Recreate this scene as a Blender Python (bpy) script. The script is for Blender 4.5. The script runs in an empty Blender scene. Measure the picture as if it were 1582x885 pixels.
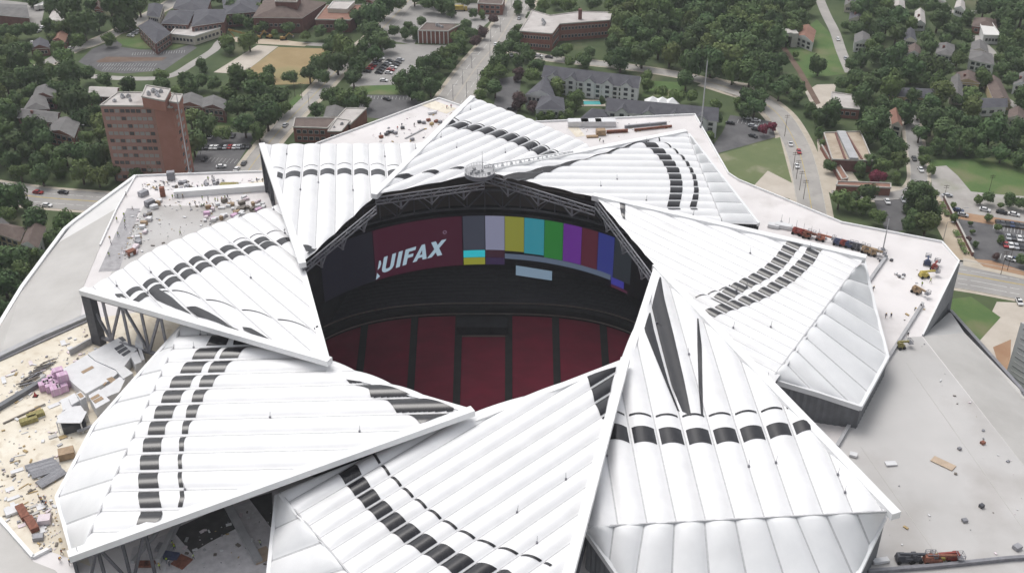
import bpy, bmesh, math, random
import numpy as np
from mathutils import Vector, geometry
random.seed(7)
R = math.radians
C = bpy.context.scene.collection
# ------------------------------------------------------------------ camera geometry
F, PITCH, H = 1700.0, R(31.5), 231.0
CP, SP, TP = math.cos(PITCH), math.sin(PITCH), math.tan(PITCH)
CAM = Vector((0, 0, H))
def ray(px, py):
    u = (px-791)/F; v = (442.5-py)/F
    return Vector((u, CP+v*SP, -SP+v*CP))
def at(px, py, z=0.0):
    d = ray(px, py)
    return CAM + d*((z-H)/d.z)
def proj(p):
    d = Vector(p)-CAM
    fz = d.y*CP-d.z*SP; up = d.y*SP+d.z*CP
    return 791+F*d.x/fz, 442.5-F*up/fz
def zat(xy, py):
    return H-math.hypot(0, xy[1])*math.tan(PITCH-math.atan((442.5-py)/F))
class Plane:
    def __init__(s, a, b, c):
        s.o = a; s.n = (b-a).cross(c-a).normalized()
        if s.n.z < 0: s.n = -s.n
    def at(s, px, py):
        d = ray(px, py)
        return CAM + d*((s.o-CAM).dot(s.n)/d.dot(s.n))
# ------------------------------------------------------------------ object helpers
def props(o, label=None, cat=None, group=None, kind=None):
    if label: o['label'] = label
    if cat: o['category'] = cat
    if group: o['group'] = group
    if kind: o['kind'] = kind
    return o
def thing(name, label, cat, loc=(0,0,0), group=None, parent=None):
    o = bpy.data.objects.new(name, None); C.objects.link(o)
    o.empty_display_size = 0.5
    o.location = loc; o.parent = parent
    return props(o, label, cat, group)
def wloc(o):
    v = Vector((0,0,0))
    while o is not None:
        v = v+Vector(o.location); o = o.parent
    return v
class MB:
    def __init__(s): s.v = []; s.f = []; s.m = []
    def add(s, vs, fs, m=0):
        b = len(s.v); s.v += [tuple(x) for x in vs]
        for f in fs: s.f.append([b+i for i in f]); s.m.append(m)
    def poly(s, pts, m=0): s.add(pts, [list(range(len(pts)))], m)
    def box(s, c, size, rz=0, m=0, taper=1.0):
        x, y, z = size[0]/2, size[1]/2, size[2]/2
        cs, sn = math.cos(rz), math.sin(rz); vs = []
        for dz, t in ((-z,1.0),(z,taper)):
            for dx, dy in ((-x,-y),(x,-y),(x,y),(-x,y)):
                dx *= t; dy *= t
                vs.append((c[0]+dx*cs-dy*sn, c[1]+dx*sn+dy*cs, c[2]+dz))
        s.add(vs, [(3,2,1,0),(4,5,6,7),(0,1,5,4),(1,2,6,5),(2,3,7,6),(3,0,4,7)], m)
    def prism(s, pts, z0, z1, m=0, mt=None):
        n = len(pts); area = sum(pts[i][0]*pts[(i+1)%n][1]-pts[(i+1)%n][0]*pts[i][1] for i in range(n))
        if area < 0: pts = pts[::-1]
        vs = [(p[0],p[1],z0) for p in pts]+[(p[0],p[1],z1) for p in pts]
        s.add(vs, [(i,(i+1)%n,n+(i+1)%n,n+i) for i in range(n)], m)
        s.add(vs, [list(range(n))[::-1]], m)
        s.add(vs, [[n+i for i in range(n)]], m if mt is None else mt)
    def beam(s, a, b, w, h, m=0, up=Vector((0,0,1)), drop=0.0):
        a = Vector(a); b = Vector(b); d = (b-a).normalized()
        sd = d.cross(up)
        if sd.length < 1e-4: sd = d.cross(Vector((1,0,0)))
        sd.normalize(); u = sd.cross(d).normalized()
        vs = []
        for p in (a, b):
            p = p-u*drop
            for x, z in ((-w/2,-h/2),(w/2,-h/2),(w/2,h/2),(-w/2,h/2)): vs.append(p+sd*x+u*z)
        s.add(vs, [(0,1,2,3),(7,6,5,4),(0,4,5,1),(1,5,6,2),(2,6,7,3),(3,7,4,0)], m)
    def tube(s, a, b, r0, r1=None, n=6, m=0, cap=True):
        r1 = r0 if r1 is None else r1
        a = Vector(a); b = Vector(b); d = (b-a).normalized()
        x = d.cross(Vector((0,0,1)))
        if x.length < 1e-3: x = Vector((1,0,0))
        x.normalize(); y = d.cross(x)
        vs = [p+x*(math.cos(2*math.pi*i/n)*r)+y*(math.sin(2*math.pi*i/n)*r) for p, r in ((a,r0),(b,r1)) for i in range(n)]
        s.add(vs, [(i,n+i,n+(i+1)%n,(i+1)%n) for i in range(n)], m)
        if cap: s.add(vs, [[n-1-i for i in range(n)][::-1], [n+i for i in range(n)][::-1]], m)
    def grid(s, rows, m=0, closed=False):
        nr, nc = len(rows), len(rows[0])
        vs = [p for r in rows for p in r]; fs = []
        for i in range(nr-1):
            for j in range(nc if closed else nc-1):
                k = (j+1) % nc
                fs.append((i*nc+j, i*nc+k, (i+1)*nc+k, (i+1)*nc+j))
        s.add(vs, fs, m)
    def build(s, name, mats, parent=None, smooth=False, normals=False):
        if not isinstance(mats, (list, tuple)): mats = [mats]
        a = np.array(s.v, dtype=float)
        if parent is None:
            org = np.array([(a[:,0].min()+a[:,0].max())/2, (a[:,1].min()+a[:,1].max())/2, a[:,2].min()])
        else: org = np.array(wloc(parent))
        me = bpy.data.meshes.new(name)
        me.from_pydata([tuple(x) for x in (a-org)], [], s.f)
        for m in mats: me.materials.append(m)
        me.polygons.foreach_set('material_index', s.m)
        if smooth: me.polygons.foreach_set('use_smooth', [True]*len(s.f))
        if normals:
            bm = bmesh.new(); bm.from_mesh(me); bmesh.ops.recalc_face_normals(bm, faces=bm.faces); bm.to_mesh(me); bm.free()
        me.update()
        o = bpy.data.objects.new(name, me); C.objects.link(o)
        if parent is None: o.location = org
        else: o.parent = parent
        return o
def copy_thing(o, parent=None):
    c = o.copy(); C.objects.link(c)
    if parent is not None: c.parent = parent
    for ch in list(o.children): copy_thing(ch, c)
    return c
# ------------------------------------------------------------------ materials
def s2l(c):
    return tuple(((x/255)/12.92 if x/255 <= .04045 else ((x/255+.055)/1.055)**2.4) for x in c)
def mat(name, col, rough=.8, var=.0, scale=1.0, col2=None, metal=0.0, spec=.3, detail=4, bump=0.0, obj_rand=0.0, coords='Object', stretch=None, ramp=(.35,.65), extra=None):
    m = bpy.data.materials.new(name); m.use_nodes = True
    nt = m.node_tree; b = nt.nodes['Principled BSDF']
    b.inputs['Roughness'].default_value = rough; b.inputs['Metallic'].default_value = metal
    b.inputs['Specular IOR Level'].default_value = spec
    b.inputs['Base Color'].default_value = (*col, 1)
    if col2 is None and var > 0: col2 = tuple(min(1, c*(1+var)) for c in col); col = tuple(c*(1-var) for c in col)
    out = None
    if col2 is not None:
        tc = nt.nodes.new('ShaderNodeTexCoord'); no = nt.nodes.new('ShaderNodeTexNoise')
        no.inputs['Scale'].default_value = scale; no.inputs['Detail'].default_value = detail; no.inputs['Roughness'].default_value = .62
        src = tc.outputs[coords]
        if stretch:
            mp = nt.nodes.new('ShaderNodeMapping'); mp.inputs['Scale'].default_value = stretch
            nt.links.new(src, mp.inputs[0]); src = mp.outputs[0]
        nt.links.new(src, no.inputs['Vector'])
        cr = nt.nodes.new('ShaderNodeValToRGB')
        cr.color_ramp.elements[0].position = ramp[0]; cr.color_ramp.elements[1].position = ramp[1]
        cr.color_ramp.elements[0].color = (*col,1); cr.color_ramp.elements[1].color = (*col2,1)
        nt.links.new(no.outputs['Fac'], cr.inputs[0]); out = cr.outputs[0]
        if extra:   # second layer: (colour, scale, low, high, amount)
            c3, sc3, lo, hi, amt = extra
            n2 = nt.nodes.new('ShaderNodeTexNoise'); n2.inputs['Scale'].default_value = sc3; n2.inputs['Detail'].default_value = 5
            nt.links.new(tc.outputs[coords], n2.inputs['Vector'])
            mr = nt.nodes.new('ShaderNodeMapRange'); mr.inputs[1].default_value = lo; mr.inputs[2].default_value = hi; mr.inputs[4].default_value = amt
            nt.links.new(n2.outputs['Fac'], mr.inputs[0])
            mx = nt.nodes.new('ShaderNodeMix'); mx.data_type = 'RGBA'
            nt.links.new(mr.outputs[0], mx.inputs[0]); nt.links.new(out, mx.inputs[6]); mx.inputs[7].default_value = (*c3,1)
            out = mx.outputs[2]
        if bump:
            bp = nt.nodes.new('ShaderNodeBump'); bp.inputs['Strength'].default_value = bump
            nt.links.new(no.outputs['Fac'], bp.inputs['Height']); nt.links.new(bp.outputs[0], b.inputs['Normal'])
    if obj_rand:
        oi = nt.nodes.new('ShaderNodeObjectInfo'); hs = nt.nodes.new('ShaderNodeHueSaturation')
        for k, (lo, hi), seed in (('Value', (1-obj_rand, 1+obj_rand), 1.0), ('Hue', (.5-.035*obj_rand*2, .5+.025*obj_rand*2), 7.3)):
            ml = nt.nodes.new('ShaderNodeMath'); ml.operation = 'MULTIPLY'; ml.inputs[1].default_value = seed
            fr = nt.nodes.new('ShaderNodeMath'); fr.operation = 'FRACT'
            mr = nt.nodes.new('ShaderNodeMapRange'); mr.inputs[3].default_value = lo; mr.inputs[4].default_value = hi
            nt.links.new(oi.outputs['Random'], ml.inputs[0]); nt.links.new(ml.outputs[0], fr.inputs[0]); nt.links.new(fr.outputs[0], mr.inputs[0])
            nt.links.new(mr.outputs[0], hs.inputs[k])
        if out is not None: nt.links.new(out, hs.inputs['Color'])
        else: hs.inputs['Color'].default_value = (*col,1)
        out = hs.outputs[0]
    if out is not None: nt.links.new(out, b.inputs['Base Color'])
    return m
def emit(name, col, st):
    m = bpy.data.materials.new(name); m.use_nodes = True
    b = m.node_tree.nodes['Principled BSDF']
    b.inputs['Base Color'].default_value = (.02,.02,.02,1); b.inputs['Roughness'].default_value = .5
    b.inputs['Emission Color'].default_value = (*col,1); b.inputs['Emission Strength'].default_value = st
    return m
def flat(name, col, rough=.7, **k): return mat(name, col, rough, **k)
M = {}
M['membrane'] = mat('etfe_white', (.75,.75,.76), .38, scale=.16, col2=(.81,.81,.815), spec=.4, detail=6, bump=.06, extra=((.62,.61,.60),.06,.56,.78,.45))
M['skirt'] = mat('etfe_skirt', (.74,.745,.755), .42, scale=.14, col2=(.80,.803,.81), spec=.4, detail=6, extra=((.60,.60,.60),.06,.56,.8,.4))
M['clear'] = mat('etfe_clear_panel', (.006,.006,.009), .20, scale=.5, col2=(.016,.016,.02), spec=.5)
M['gutter'] = mat('gutter_grey', (.50,.50,.51), .6, var=.1, scale=1.5)
M['beam'] = mat('beam_white', (.80,.80,.80), .5, var=.03, scale=.4)
M['roofwhite'] = mat('roof_membrane_white', (.62,.59,.585), .7, scale=.035, col2=(.73,.70,.695), detail=7, extra=((.46,.43,.41),.09,.54,.76,.55))
M['roofgrey'] = mat('roof_membrane_grey', (.46,.45,.44), .75, scale=.03, col2=(.53,.515,.505), detail=7, extra=((.33,.305,.285),.045,.50,.72,.65))
M['panelgrey'] = mat('metal_cladding_grey', (.43,.415,.395), .5, scale=.08, col2=(.50,.485,.465), detail=6)
M['panelwhite'] = mat('metal_cladding_white', (.62,.61,.60), .5, scale=.08, col2=(.68,.67,.66))
M['deck'] = mat('plywood_deck', (.63,.56,.45), .85, scale=.10, col2=(.76,.71,.61), extra=((.42,.33,.22),.35,.55,.75,.6), detail=6)
M['steel'] = mat('steel_dark', (.085,.088,.10), .5, var=.15, scale=.6, metal=.2)
M['steelg'] = mat('steel_grey', (.23,.23,.25), .5, var=.15, scale=.6, metal=.2)
M['corrug'] = mat('wall_dark', (.15,.155,.165), .6, var=.12, scale=.3)
M['corrugl'] = mat('wall_grey', (.40,.40,.41), .6, var=.1, scale=.3)
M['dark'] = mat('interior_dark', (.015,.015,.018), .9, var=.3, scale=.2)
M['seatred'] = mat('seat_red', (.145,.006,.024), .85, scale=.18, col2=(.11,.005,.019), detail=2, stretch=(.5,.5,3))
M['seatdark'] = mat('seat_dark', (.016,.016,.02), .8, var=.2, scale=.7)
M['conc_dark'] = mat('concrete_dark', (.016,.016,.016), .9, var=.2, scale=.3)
M['rail'] = mat('rail_grey', (.16,.14,.12), .6, var=.1, scale=.4)
# ------------------------------------------------------------------ the stadium
RZ = 42.0                                            # level of the lower roof
Vp = [(725,637),(505,558),(467,408),(580,302),(748,266),(920,305),(1015,415),(965,560)]
Bp = [(112,858),(128,450),(405,225),(730,152),(1058,205),(1335,400),(1382,795),(866,935)]
VW = [at(*v, 62) for v in Vp]; BW = [at(*b, 60) for b in Bp]
CEN = sum(VW, Vector())/8; CEN.z = 0
stadium = thing('stadium', 'vast white stadium with pinwheel petal roof and open octagonal oculus, under construction', 'stadium', (CEN.x, CEN.y, 0))
def ZP(ox, oy, s): return lambda *l: [(ox+x/s, oy+y/s) for x, y in l]
def clip_u(poly, v):
    us = []
    n = len(poly)
    for i in range(n):
        (u0,v0),(u1,v1) = poly[i], poly[(i+1)%n]
        if (v0-v)*(v1-v) <= 0 and abs(v1-v0) > 1e-9: us.append(u0+(u1-u0)*(v-v0)/(v1-v0))
    return (min(us), max(us)) if len(us) >= 2 else None
SS = (0,.03,.10,.2,.32,.44,.56,.68,.8,.90,.97)
class Petal:
    def __init__(s, i, poly, l0, l1, q0, q1, n, label, h=.175):
        s.i = i; s.pl = Plane(VW[i], BW[i], VW[(i+1)%8]-Vector((0,0,3.2)))
        P = s.pl.at; s.h = h
        s.u = (P(*l1)-P(*l0)).normalized(); s.w = s.pl.n.cross(s.u)
        s.o = P(*q0); s.W = abs((P(*q1)-s.o).dot(s.w))/n
        s.poly = [s.uv(P(*p)) for p in poly]
        mb = MB()
        v0 = min(p[1] for p in s.poly); v1 = max(p[1] for p in s.poly)
        k0 = math.floor(v0/s.W); k1 = math.ceil(v1/s.W)
        vs = sorted({round(min(max((k+t)*s.W, v0+.02), v1-.02), 3) for k in range(k0, k1) for t in SS} | {round(p[1],3) for p in s.poly if v0+.02 < p[1] < v1-.02})
        rows = []; ts = (0,.012,.03,.06,.12,.25,.4,.55,.7,.85,.93,.97,.988,1)
        for v in vs:
            c = clip_u(s.poly, v)
            if c is None: continue
            ln = c[1]-c[0]
            row = []
            for t in ts:
                u = c[0]+ln*t; e = min(t, 1-t)*ln
                row.append(s.pt(u, v, 0, .45+.55*min(1, e/4)**.6))
            rows.append(row)
        mb.grid(rows)
        # gutter faces get the grey slot
        nseg = len(ts)-1
        for r in range(len(rows)-1):
            vm = (vs[r]+vs[r+1])/2; fr = (vm/s.W) % 1
            if fr < .03 or fr > .97:
                for j in range(nseg): mb.m[r*nseg+j] = 1
        s.ob = mb.build('roof_petal', [M['membrane'], M['gutter']], stadium, smooth=True, normals=True)
        s.ob['label'] = label
        s.bands = []
    def uv(s, p): d = p-s.o; return (d.dot(s.u), d.dot(s.w))
    def bulge(s, v):
        f = (v/s.W) % 1
        if f < .03 or f > .97: return 0.0
        f = (f-.03)/.94
        return s.h*s.W*(1-abs(2*f-1)**2.05)
    def pt(s, u, v, off=0.0, k=1.0): return s.o+s.u*u+s.w*v+s.pl.n*(s.bulge(v)*k+off)
    def band(s, A, B, s0=.085, s1=.915, lim=None):
        P = s.pl.at
        a = sorted([s.uv(P(*p))[::-1] for p in A]); b = sorted([s.uv(P(*p))[::-1] for p in B])
        va = max(a[0][0], b[0][0])-.5*s.W; vb = min(a[-1][0], b[-1][0])+.5*s.W
        mb = MB()
        for k in range(math.floor(va/s.W), math.ceil(vb/s.W)):
            rows = []
            for j in range(9):
                v = (k+s0+(s1-s0)*j/8)*s.W
                if v < va or v > vb: continue
                c = clip_u(s.poly, v)
                if not c: continue
                ua = np.interp(v, [x[0] for x in a], [x[1] for x in a]); ub = np.interp(v, [x[0] for x in b], [x[1] for x in b])
                if ua > ub: ua, ub = ub, ua
                ua = max(ua, c[0]+.6); ub = min(ub, c[1]-.6)
                if ub-ua < .05: continue
                rows.append([s.pt(ua+(ub-ua)*t, v, .10) for t in (0,.5,1)])
            if len(rows) > 1: mb.grid(rows)
        if mb.f: mb.build('clear_band', M['clear'], s.ob, smooth=True, normals=True)
    def thin(s, L, wd=.7):
        P = s.pl.at; pts = [P(*p) for p in L]
        A = [proj(p-s.u*wd/2) for p in pts]; B = [proj(p+s.u*wd/2) for p in pts]
        s.band(A, B)
    def patch(s, L, Rr, n=24, name='clear_panel', nj=8, gap=False):
        def samp(poly, t):
            d = [0]
            for i in range(1, len(poly)): d.append(d[-1]+math.dist(poly[i], poly[i-1]))
            t *= d[-1]
            return (np.interp(t, d, [p[0] for p in poly]), np.interp(t, d, [p[1] for p in poly]))
        mb = MB(); rows = []
        for i in range(n+1):
            l = samp(L, i/n); r = samp(Rr, i/n); row = []
            for j in range(nj+1):
                p = s.pl.at(l[0]+(r[0]-l[0])*j/nj, l[1]+(r[1]-l[1])*j/nj); u, v = s.uv(p)
                row.append(s.pt(u, v, .14))
            rows.append(row)
        mb.grid(rows)
        if gap:
            def fr(f): c_ = sum((Vector(mb.v[i]) for i in f), Vector())/len(f); return (s.uv(c_)[1]/s.W) % 1
            keep = [i for i, f in enumerate(mb.f) if .07 < fr(f) < .93]
            mb.f = [mb.f[i] for i in keep]; mb.m = [0]*len(mb.f)
        mb.build(name, M['clear'], s.ob, smooth=True, normals=True)
    def skirt(s, A, B, outer, n, wall=True, wz=RZ, wm='corrug', h=1.25, fascia=True):
        P = s.pl.at; a = P(*A); b = P(*B)
        ow = [at(x, y, z) for x, y, z in outer]; d = [0]
        for i in range(1, len(ow)): d.append(d[-1]+(ow[i]-ow[i-1]).length)
        d = [x/d[-1] for x in d]
        def osamp(t): return Vector([np.interp(t, d, [p[k] for p in ow]) for k in range(3)])
        ts = sorted({round((k+q)/n, 4) for k in range(n) for q in SS} | {1.0} | {round(x,4) for x in d})
        rows = []
        for t in ts:
            f = (t*n) % 1; bu = h*(1-abs(2*f-1)**2.3) if .03 < f < .97 else 0
            p0 = a+(b-a)*t; p1 = osamp(t); row = []
            for q in (0,.03,.1,.3,.6,.9,.97,1):
                p = p0+(p1-p0)*q; p.z += bu*min(1, .35+min(q, 1-q)*6)-(.05 if q == 0 else 0)
                row.append(p)
            rows.append(row)
        mb = MB(); mb.grid(rows)
        for r_ in range(len(rows)-1):
            f = ((ts[r_]+ts[r_+1])/2*n) % 1
            if f < .03 or f > .97:
                for q in range(7): mb.m[r_*7+q] = 1
        mb.build('skirt_panel', [M['skirt'], M['gutter']], s.ob, smooth=True, normals=True)
        mb = MB(); mb.beam(a+s.pl.n*.25, b+s.pl.n*.25, .35, .5)
        mb.build('fold_seam', M['gutter'], s.ob)
        if fascia:
            mb = MB()
            for i in range(len(ow)-1): mb.beam(ow[i], ow[i+1], .9, 1.5)
            mb.build('fascia', M['skirt'], s.ob)
        if wall:
            mb = MB()
            for i in range(len(ow)-1):
                p, q = ow[i], ow[i+1]; ln = (q-p).length; k = max(2, int(ln/.9)); nv = Vector(((q-p).y, -(q-p).x, 0)).normalized()
                top, bot = [], []
                for j in range(k+1):
                    x = p+(q-p)*(j/k)+nv*(.12 if j % 2 else -.12)
                    top.append(Vector((x.x, x.y, x.z-.5))); bot.append(Vector((x.x, x.y, wz)))
                mb.grid([bot, top])
            mb.build('outer_wall', M[wm], s.ob)
    def rods(s, n=7):
        rnd = random.Random(s.i); us = [q[0] for q in s.poly]; vs_ = [q[1] for q in s.poly]
        for _ in range(n):
            v = rnd.randint(math.floor(min(vs_)/s.W)+1, math.ceil(max(vs_)/s.W)-1)*s.W; c = clip_u(s.poly, v)
            if not c: continue
            p = s.pt(c[0]+(c[1]-c[0])*rnd.uniform(.15,.85), v); mb = MB(); mb.box((p.x,p.y,p.z+.25), (.5,.35,.5)); mb.tube(p, p+Vector((rnd.uniform(-.3,.3),0,2.2)), .07, .05, 5); mb.build('lightning_rod', M['steelg'], s.ob)
    def beam(s, w=2.1, h=1.6, up=.9, extra=0.0):
        a, b = VW[s.i], BW[s.i]; d = (b-a).normalized()
        mb = MB(); mb.beam(a-d*1.0+Vector((0,0,up-.8)), b+d*extra+Vector((0,0,up-.8)), w, h)
        mb.build('edge_beam', M['beam'], s.ob)
    def rim(s, w=1.5, h=1.3, t1=1.0):
        a, b = VW[s.i], VW[(s.i+1)%8]-Vector((0,0,3.2)); b = a+(b-a)*t1
        mb = MB(); mb.beam(a, b, w, h); mb.build('rim_beam', M['beam'], s.ob)
    def truss(s, depth=3.0, m='steelg', n=10, a=None, b=None, w=.28, off=0.9, name='rim_truss'):
        a = VW[s.i].copy() if a is None else a; b = VW[(s.i+1)%8]-Vector((0,0,3.2)) if b is None else b
        dn = Vector((0,0,-1)); a = a+dn*off; b = b+dn*off
        mb = MB()
        for k in (0, .5, 1): mb.beam(a+dn*depth*k, b+dn*depth*k, w*1.4, w*1.4)
        for i in range(n+1):
            p = a+(b-a)*(i/n); mb.beam(p, p+dn*depth, w, w)
            if i < n:
                q = a+(b-a)*((i+1)/n); mb.beam(p+dn*(depth if i % 2 else 0), q+dn*(0 if i % 2 else depth), w, w)
        for t in (.22,.5,.8):
            p = a+(b-a)*t; mb.beam(p+dn*depth, p+dn*(depth+3), .7, .7); dd = (b-a).normalized()*3.2
            mb.beam(p+dn*(depth+2.8), p-dd+dn*depth, .3, .3); mb.beam(p+dn*(depth+2.8), p+dd+dn*depth, .3, .3)
        mb.build(name, M[m], s.ob)
    def under_truss(s, t0=.05, t1=1.0, depth=8, n=12, m='steel', w=.6):
        a = VW[s.i]+(BW[s.i]-VW[s.i])*t0; b = VW[s.i]+(BW[s.i]-VW[s.i])*t1; dn = Vector((0,0,-1))
        mb = MB(); mb.beam(a+dn*1.0, b+dn*1.0, 1.4, .9); mb.beam(a+dn*depth, b+dn*depth, w*1.3, w*1.3)
        for i in range(n+1):
            p = a+(b-a)*(i/n); mb.beam(p, p+dn*depth, w, w)
            if i < n:
                q = a+(b-a)*((i+1)/n); mb.beam(p+dn*(depth if i % 2 else 0), q+dn*(0 if i % 2 else depth), w, w)
        mb.build('beam_truss', M[m], s.ob)
PT = []
# petal over the lower left
p = Petal(0, [(725,637),(505,556),(284,496),(130,845),(116,859)], (223,700), (640,690), (300,558), (245,788), 9, 'white roof petal at the lower left with two rows of dark clear panels')
p.band([(325,530),(304,548),(285,570),(267,592),(253,616),(241,640),(232,664),(223,688),(218,715),(215,744),(215,774),(219,800)], [(354,530),(338,548),(316,570),(299,592),(282,616),(270,640),(257,664),(251,688),(247,715),(245,744),(248,774),(253,800)])
p.band([(360,535),(345,548),(326,570),(311,592),(299,616),(289,640),(283,664),(278,688),(276,715),(276,744),(280,774)], [(390,535),(374,548),(352,570),(333,592),(316,616),(306,640),(293,664),(286,688),(282,715),(282.5,744),(287,774)])
p.patch([(535,590),(550,599),(570,606),(574,618),(597,622),(614,640),(633,645),(650,659)], [(560,592),(600,602),(640,614),(680,627),(702,634),(695,642),(680,648),(655,658)], 140, nj=40, gap=True)
p.skirt((283,503), (130,846), [(283,503,53),(145,660,49),(88,770,47),(112,857,48)], 8, h=1.0)
p.beam(2.3, 1.7, extra=.8); p.rim(1.8); p.under_truss(.84, 1.0, 14, 3); p.rods(); PT.append(p)
# petal on the left
z = ZP(120, 300, 3.2775)
p = Petal(1, [(505,556),(130,450),(143,443),(240,385),(330,348),(441,314),(469,408)], *z((578,338),(860,590)), *z((402,428),(801,266)), 5, 'white roof petal on the left with two arcs of dark clear panels')
p.band(z((215,515),(300,480),(402,425),(505,372),(578,338),(652,308),(723,282),(801,262),(915,235)), z((255,530),(315,500),(425,444),(525,395),(600,360),(675,330),(750,302),(830,280),(935,255)))
p.band(z((300,535),(345,500),(440,452),(542,402),(612,368),(690,338),(765,313),(840,288),(962,252),(1050,233)), z((330,550),(370,515),(465,475),(570,426),(640,392),(715,360),(790,335),(865,310),(985,275),(1062,256)))
p.thin(z((480,492),(690,550),(830,590),(1000,635),(1190,690)), .8); p.thin(z((800,245),(915,215),(1020,195)), .4)
p.patch(z((365,505),(372,487),(420,500),(480,535),(530,580),(572,612)), z((372,512),(400,540),(450,570),(500,595),(540,608),(574,616)))
p.patch(z((550,572),(600,582),(680,620),(750,655),(812,690)), z((560,585),(610,625),(680,655),(750,680),(818,697)))
p.patch(z((835,686),(880,695),(940,725),(980,745)), z((842,700),(880,720),(930,738),(982,747)))
p.beam(2.3, 1.7, extra=.3); p.rim(1.7); p.under_truss(.66, 1.0, 15.5, 4, 'steelg', .7); p.rods(); PT.append(p)
# petal at the upper left
z = ZP(400, 145, 5.204)
p = Petal(2, [(467,408),(405,225),(411,224),(664,222),(580,303)], (531,360), (531,240), (466,271), (597,270), 5, 'white roof petal at the upper left with one row of grey clear panels', h=.18)
p.band([(440,270),(466,267),(492,265),(518,264),(544,264),(569,265),(597,266),(615,266)], [(440,278),(466,275),(492,273),(518,272),(544,272),(569,273),(597,274),(615,274)])
p.thin([(430,263),(459.6,261),(483.6,259),(509.5,257),(534.5,256),(559.5,256),(585.4,257),(605.6,259),(640,259)], .35)
p.patch([(468,383),(482,384)], [(473,393),(480,391)]); p.patch([(481,387),(490,384)], [(474,398),(478,396)])
p.beam(2.2, 1.7, extra=.3); p.truss(2.6); p.under_truss(.78, 1.0, 17, 3, 'steel', .8); p.rods(); PT.append(p)
# petal at the top
z = ZP(560, 140, 4.394)
p = Petal(3, [(580,302),(730,152),(738,154),(822,186),(905,222),(914,233),(748,268)], (640,247), (780,188), (715,199), (821,232), 6, 'white roof petal at the top with one row of grey clear panels beside a round platform')
p.band([(690,198),(715,202),(738,206),(756,211),(772,216),(787,221),(803,227),(821,236),(842,246)], [(704,190),(730,195),(752,199),(770,204),(786,208),(801,213),(817,219),(836,228),(856,238)])
p.thin([(705,187),(721.6,191),(746.6,196),(765,201),(782.6,206),(796.7,210),(811.5,215),(828.5,222),(848,231),(862.7,238)], .5)
p.patch(z((215,605),(250,585),(310,575),(350,580)), z((217,607),(260,602),(310,603),(350,583)), 8)
p.patch(z((400,572),(440,555),(490,552),(520,555)), z((402,574),(450,570),(495,572),(520,558)), 8)
p.patch(z((580,542),(620,532),(660,530),(690,533)), z((582,544),(630,546),(665,546),(690,537)), 8)
p.beam(2.2, 1.8, extra=.3); p.truss(2.6); p.under_truss(.75, 1.0, 12, 4, 'steelg', .6); p.rods(); PT.append(p)
# petal at the upper right
p = Petal(4, [(748,266),(1058,205),(1064,210),(1117,347),(920,306)], (820,283), (1040,285), (1036,229.8), (1040,315), 8.4, 'white roof petal at the upper right with two columns of grey clear panels')
cx = [(993,219),(1004,224.7),(1017,235),(1027,245),(1034,255),(1040,265),(1043,275),(1045,285),(1045,297),(1043,309.5),(1040,322)]
p.band([(a-10,b) for a, b in cx], [(a+9,b) for a, b in cx])
c2 = [(1019,219.6,1),(1033.7,227,1.3),(1045,236.6,1.6),(1055,246,2),(1062,255.6,2.4),(1068,266,2.6),(1072,275,2.8),(1074,284,3),(1075.5,297,3.6),(1073.7,309.5,4.6),(1070,322,5.2)]
p.band([(a-w,b) for a, b, w in c2], [(a+w,b) for a, b, w in c2])
p.patch([(775,275),(850,259),(930,242),(990,222)], [(800,283),(815,280),(845,268),(875,258),(905,248),(935,238),(965,228),(995,219)])
p.skirt((1063,212), (1116,345), [(1064,209,57),(1172,347,49)], 9, h=.8)
p.beam(2.4, 1.8, extra=.5); p.truss(2.8); p.truss(4.5, 'beam', 20, VW[4]+Vector((0,0,2.6)), VW[4]+(BW[4]-VW[4])*.42+Vector((0,0,1.4)), .3, 0, 'beam_lattice'); p.rods(); PT.append(p)
# petal on the right
z = ZP(900, 290, 2.528)
p = Petal(5, [(920,305),(1335,400),(1323,414),(1198,590),(1190,600),(1015,415)], (1150,424), (1200,448), (1199.6,411), (1137,449.5), 5, 'white roof petal on the right with two diagonal rows of dark clear panels')
up = z((840,218),(825,225),(803,252),(775,290),(740,322),(705,345),(663,368),(622,388),(575,417),(540,440)); lo = z((912,232),(900,245),(880,282),(837,325),(803,355),(768,378),(730,402),(685,425),(625,450),(540,478),(480,500))
p.band([(a-10,b-5) for a, b in up], [(a+9,b+5) for a, b in up]); p.band([(a-8,b-4) for a, b in lo], [(a+10,b+5) for a, b in lo])
p.thin(z((440,432),(480,422),(510,412),(560,395)), .5)
p.patch([(957,314),(959,333)], [(966,316),(965.5,341)], 8)
p.skirt((1322,414), (1197,580), [(1334,404,56),(1352,480,51),(1371,553,48.5),(1350,592,48.5),(1329,630,49),(1265,609,51.5),(1200,590,54)], 9)
p.beam(2.4, 1.9, extra=.5); p.truss(3.0); p.rods(); PT.append(p)
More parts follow.
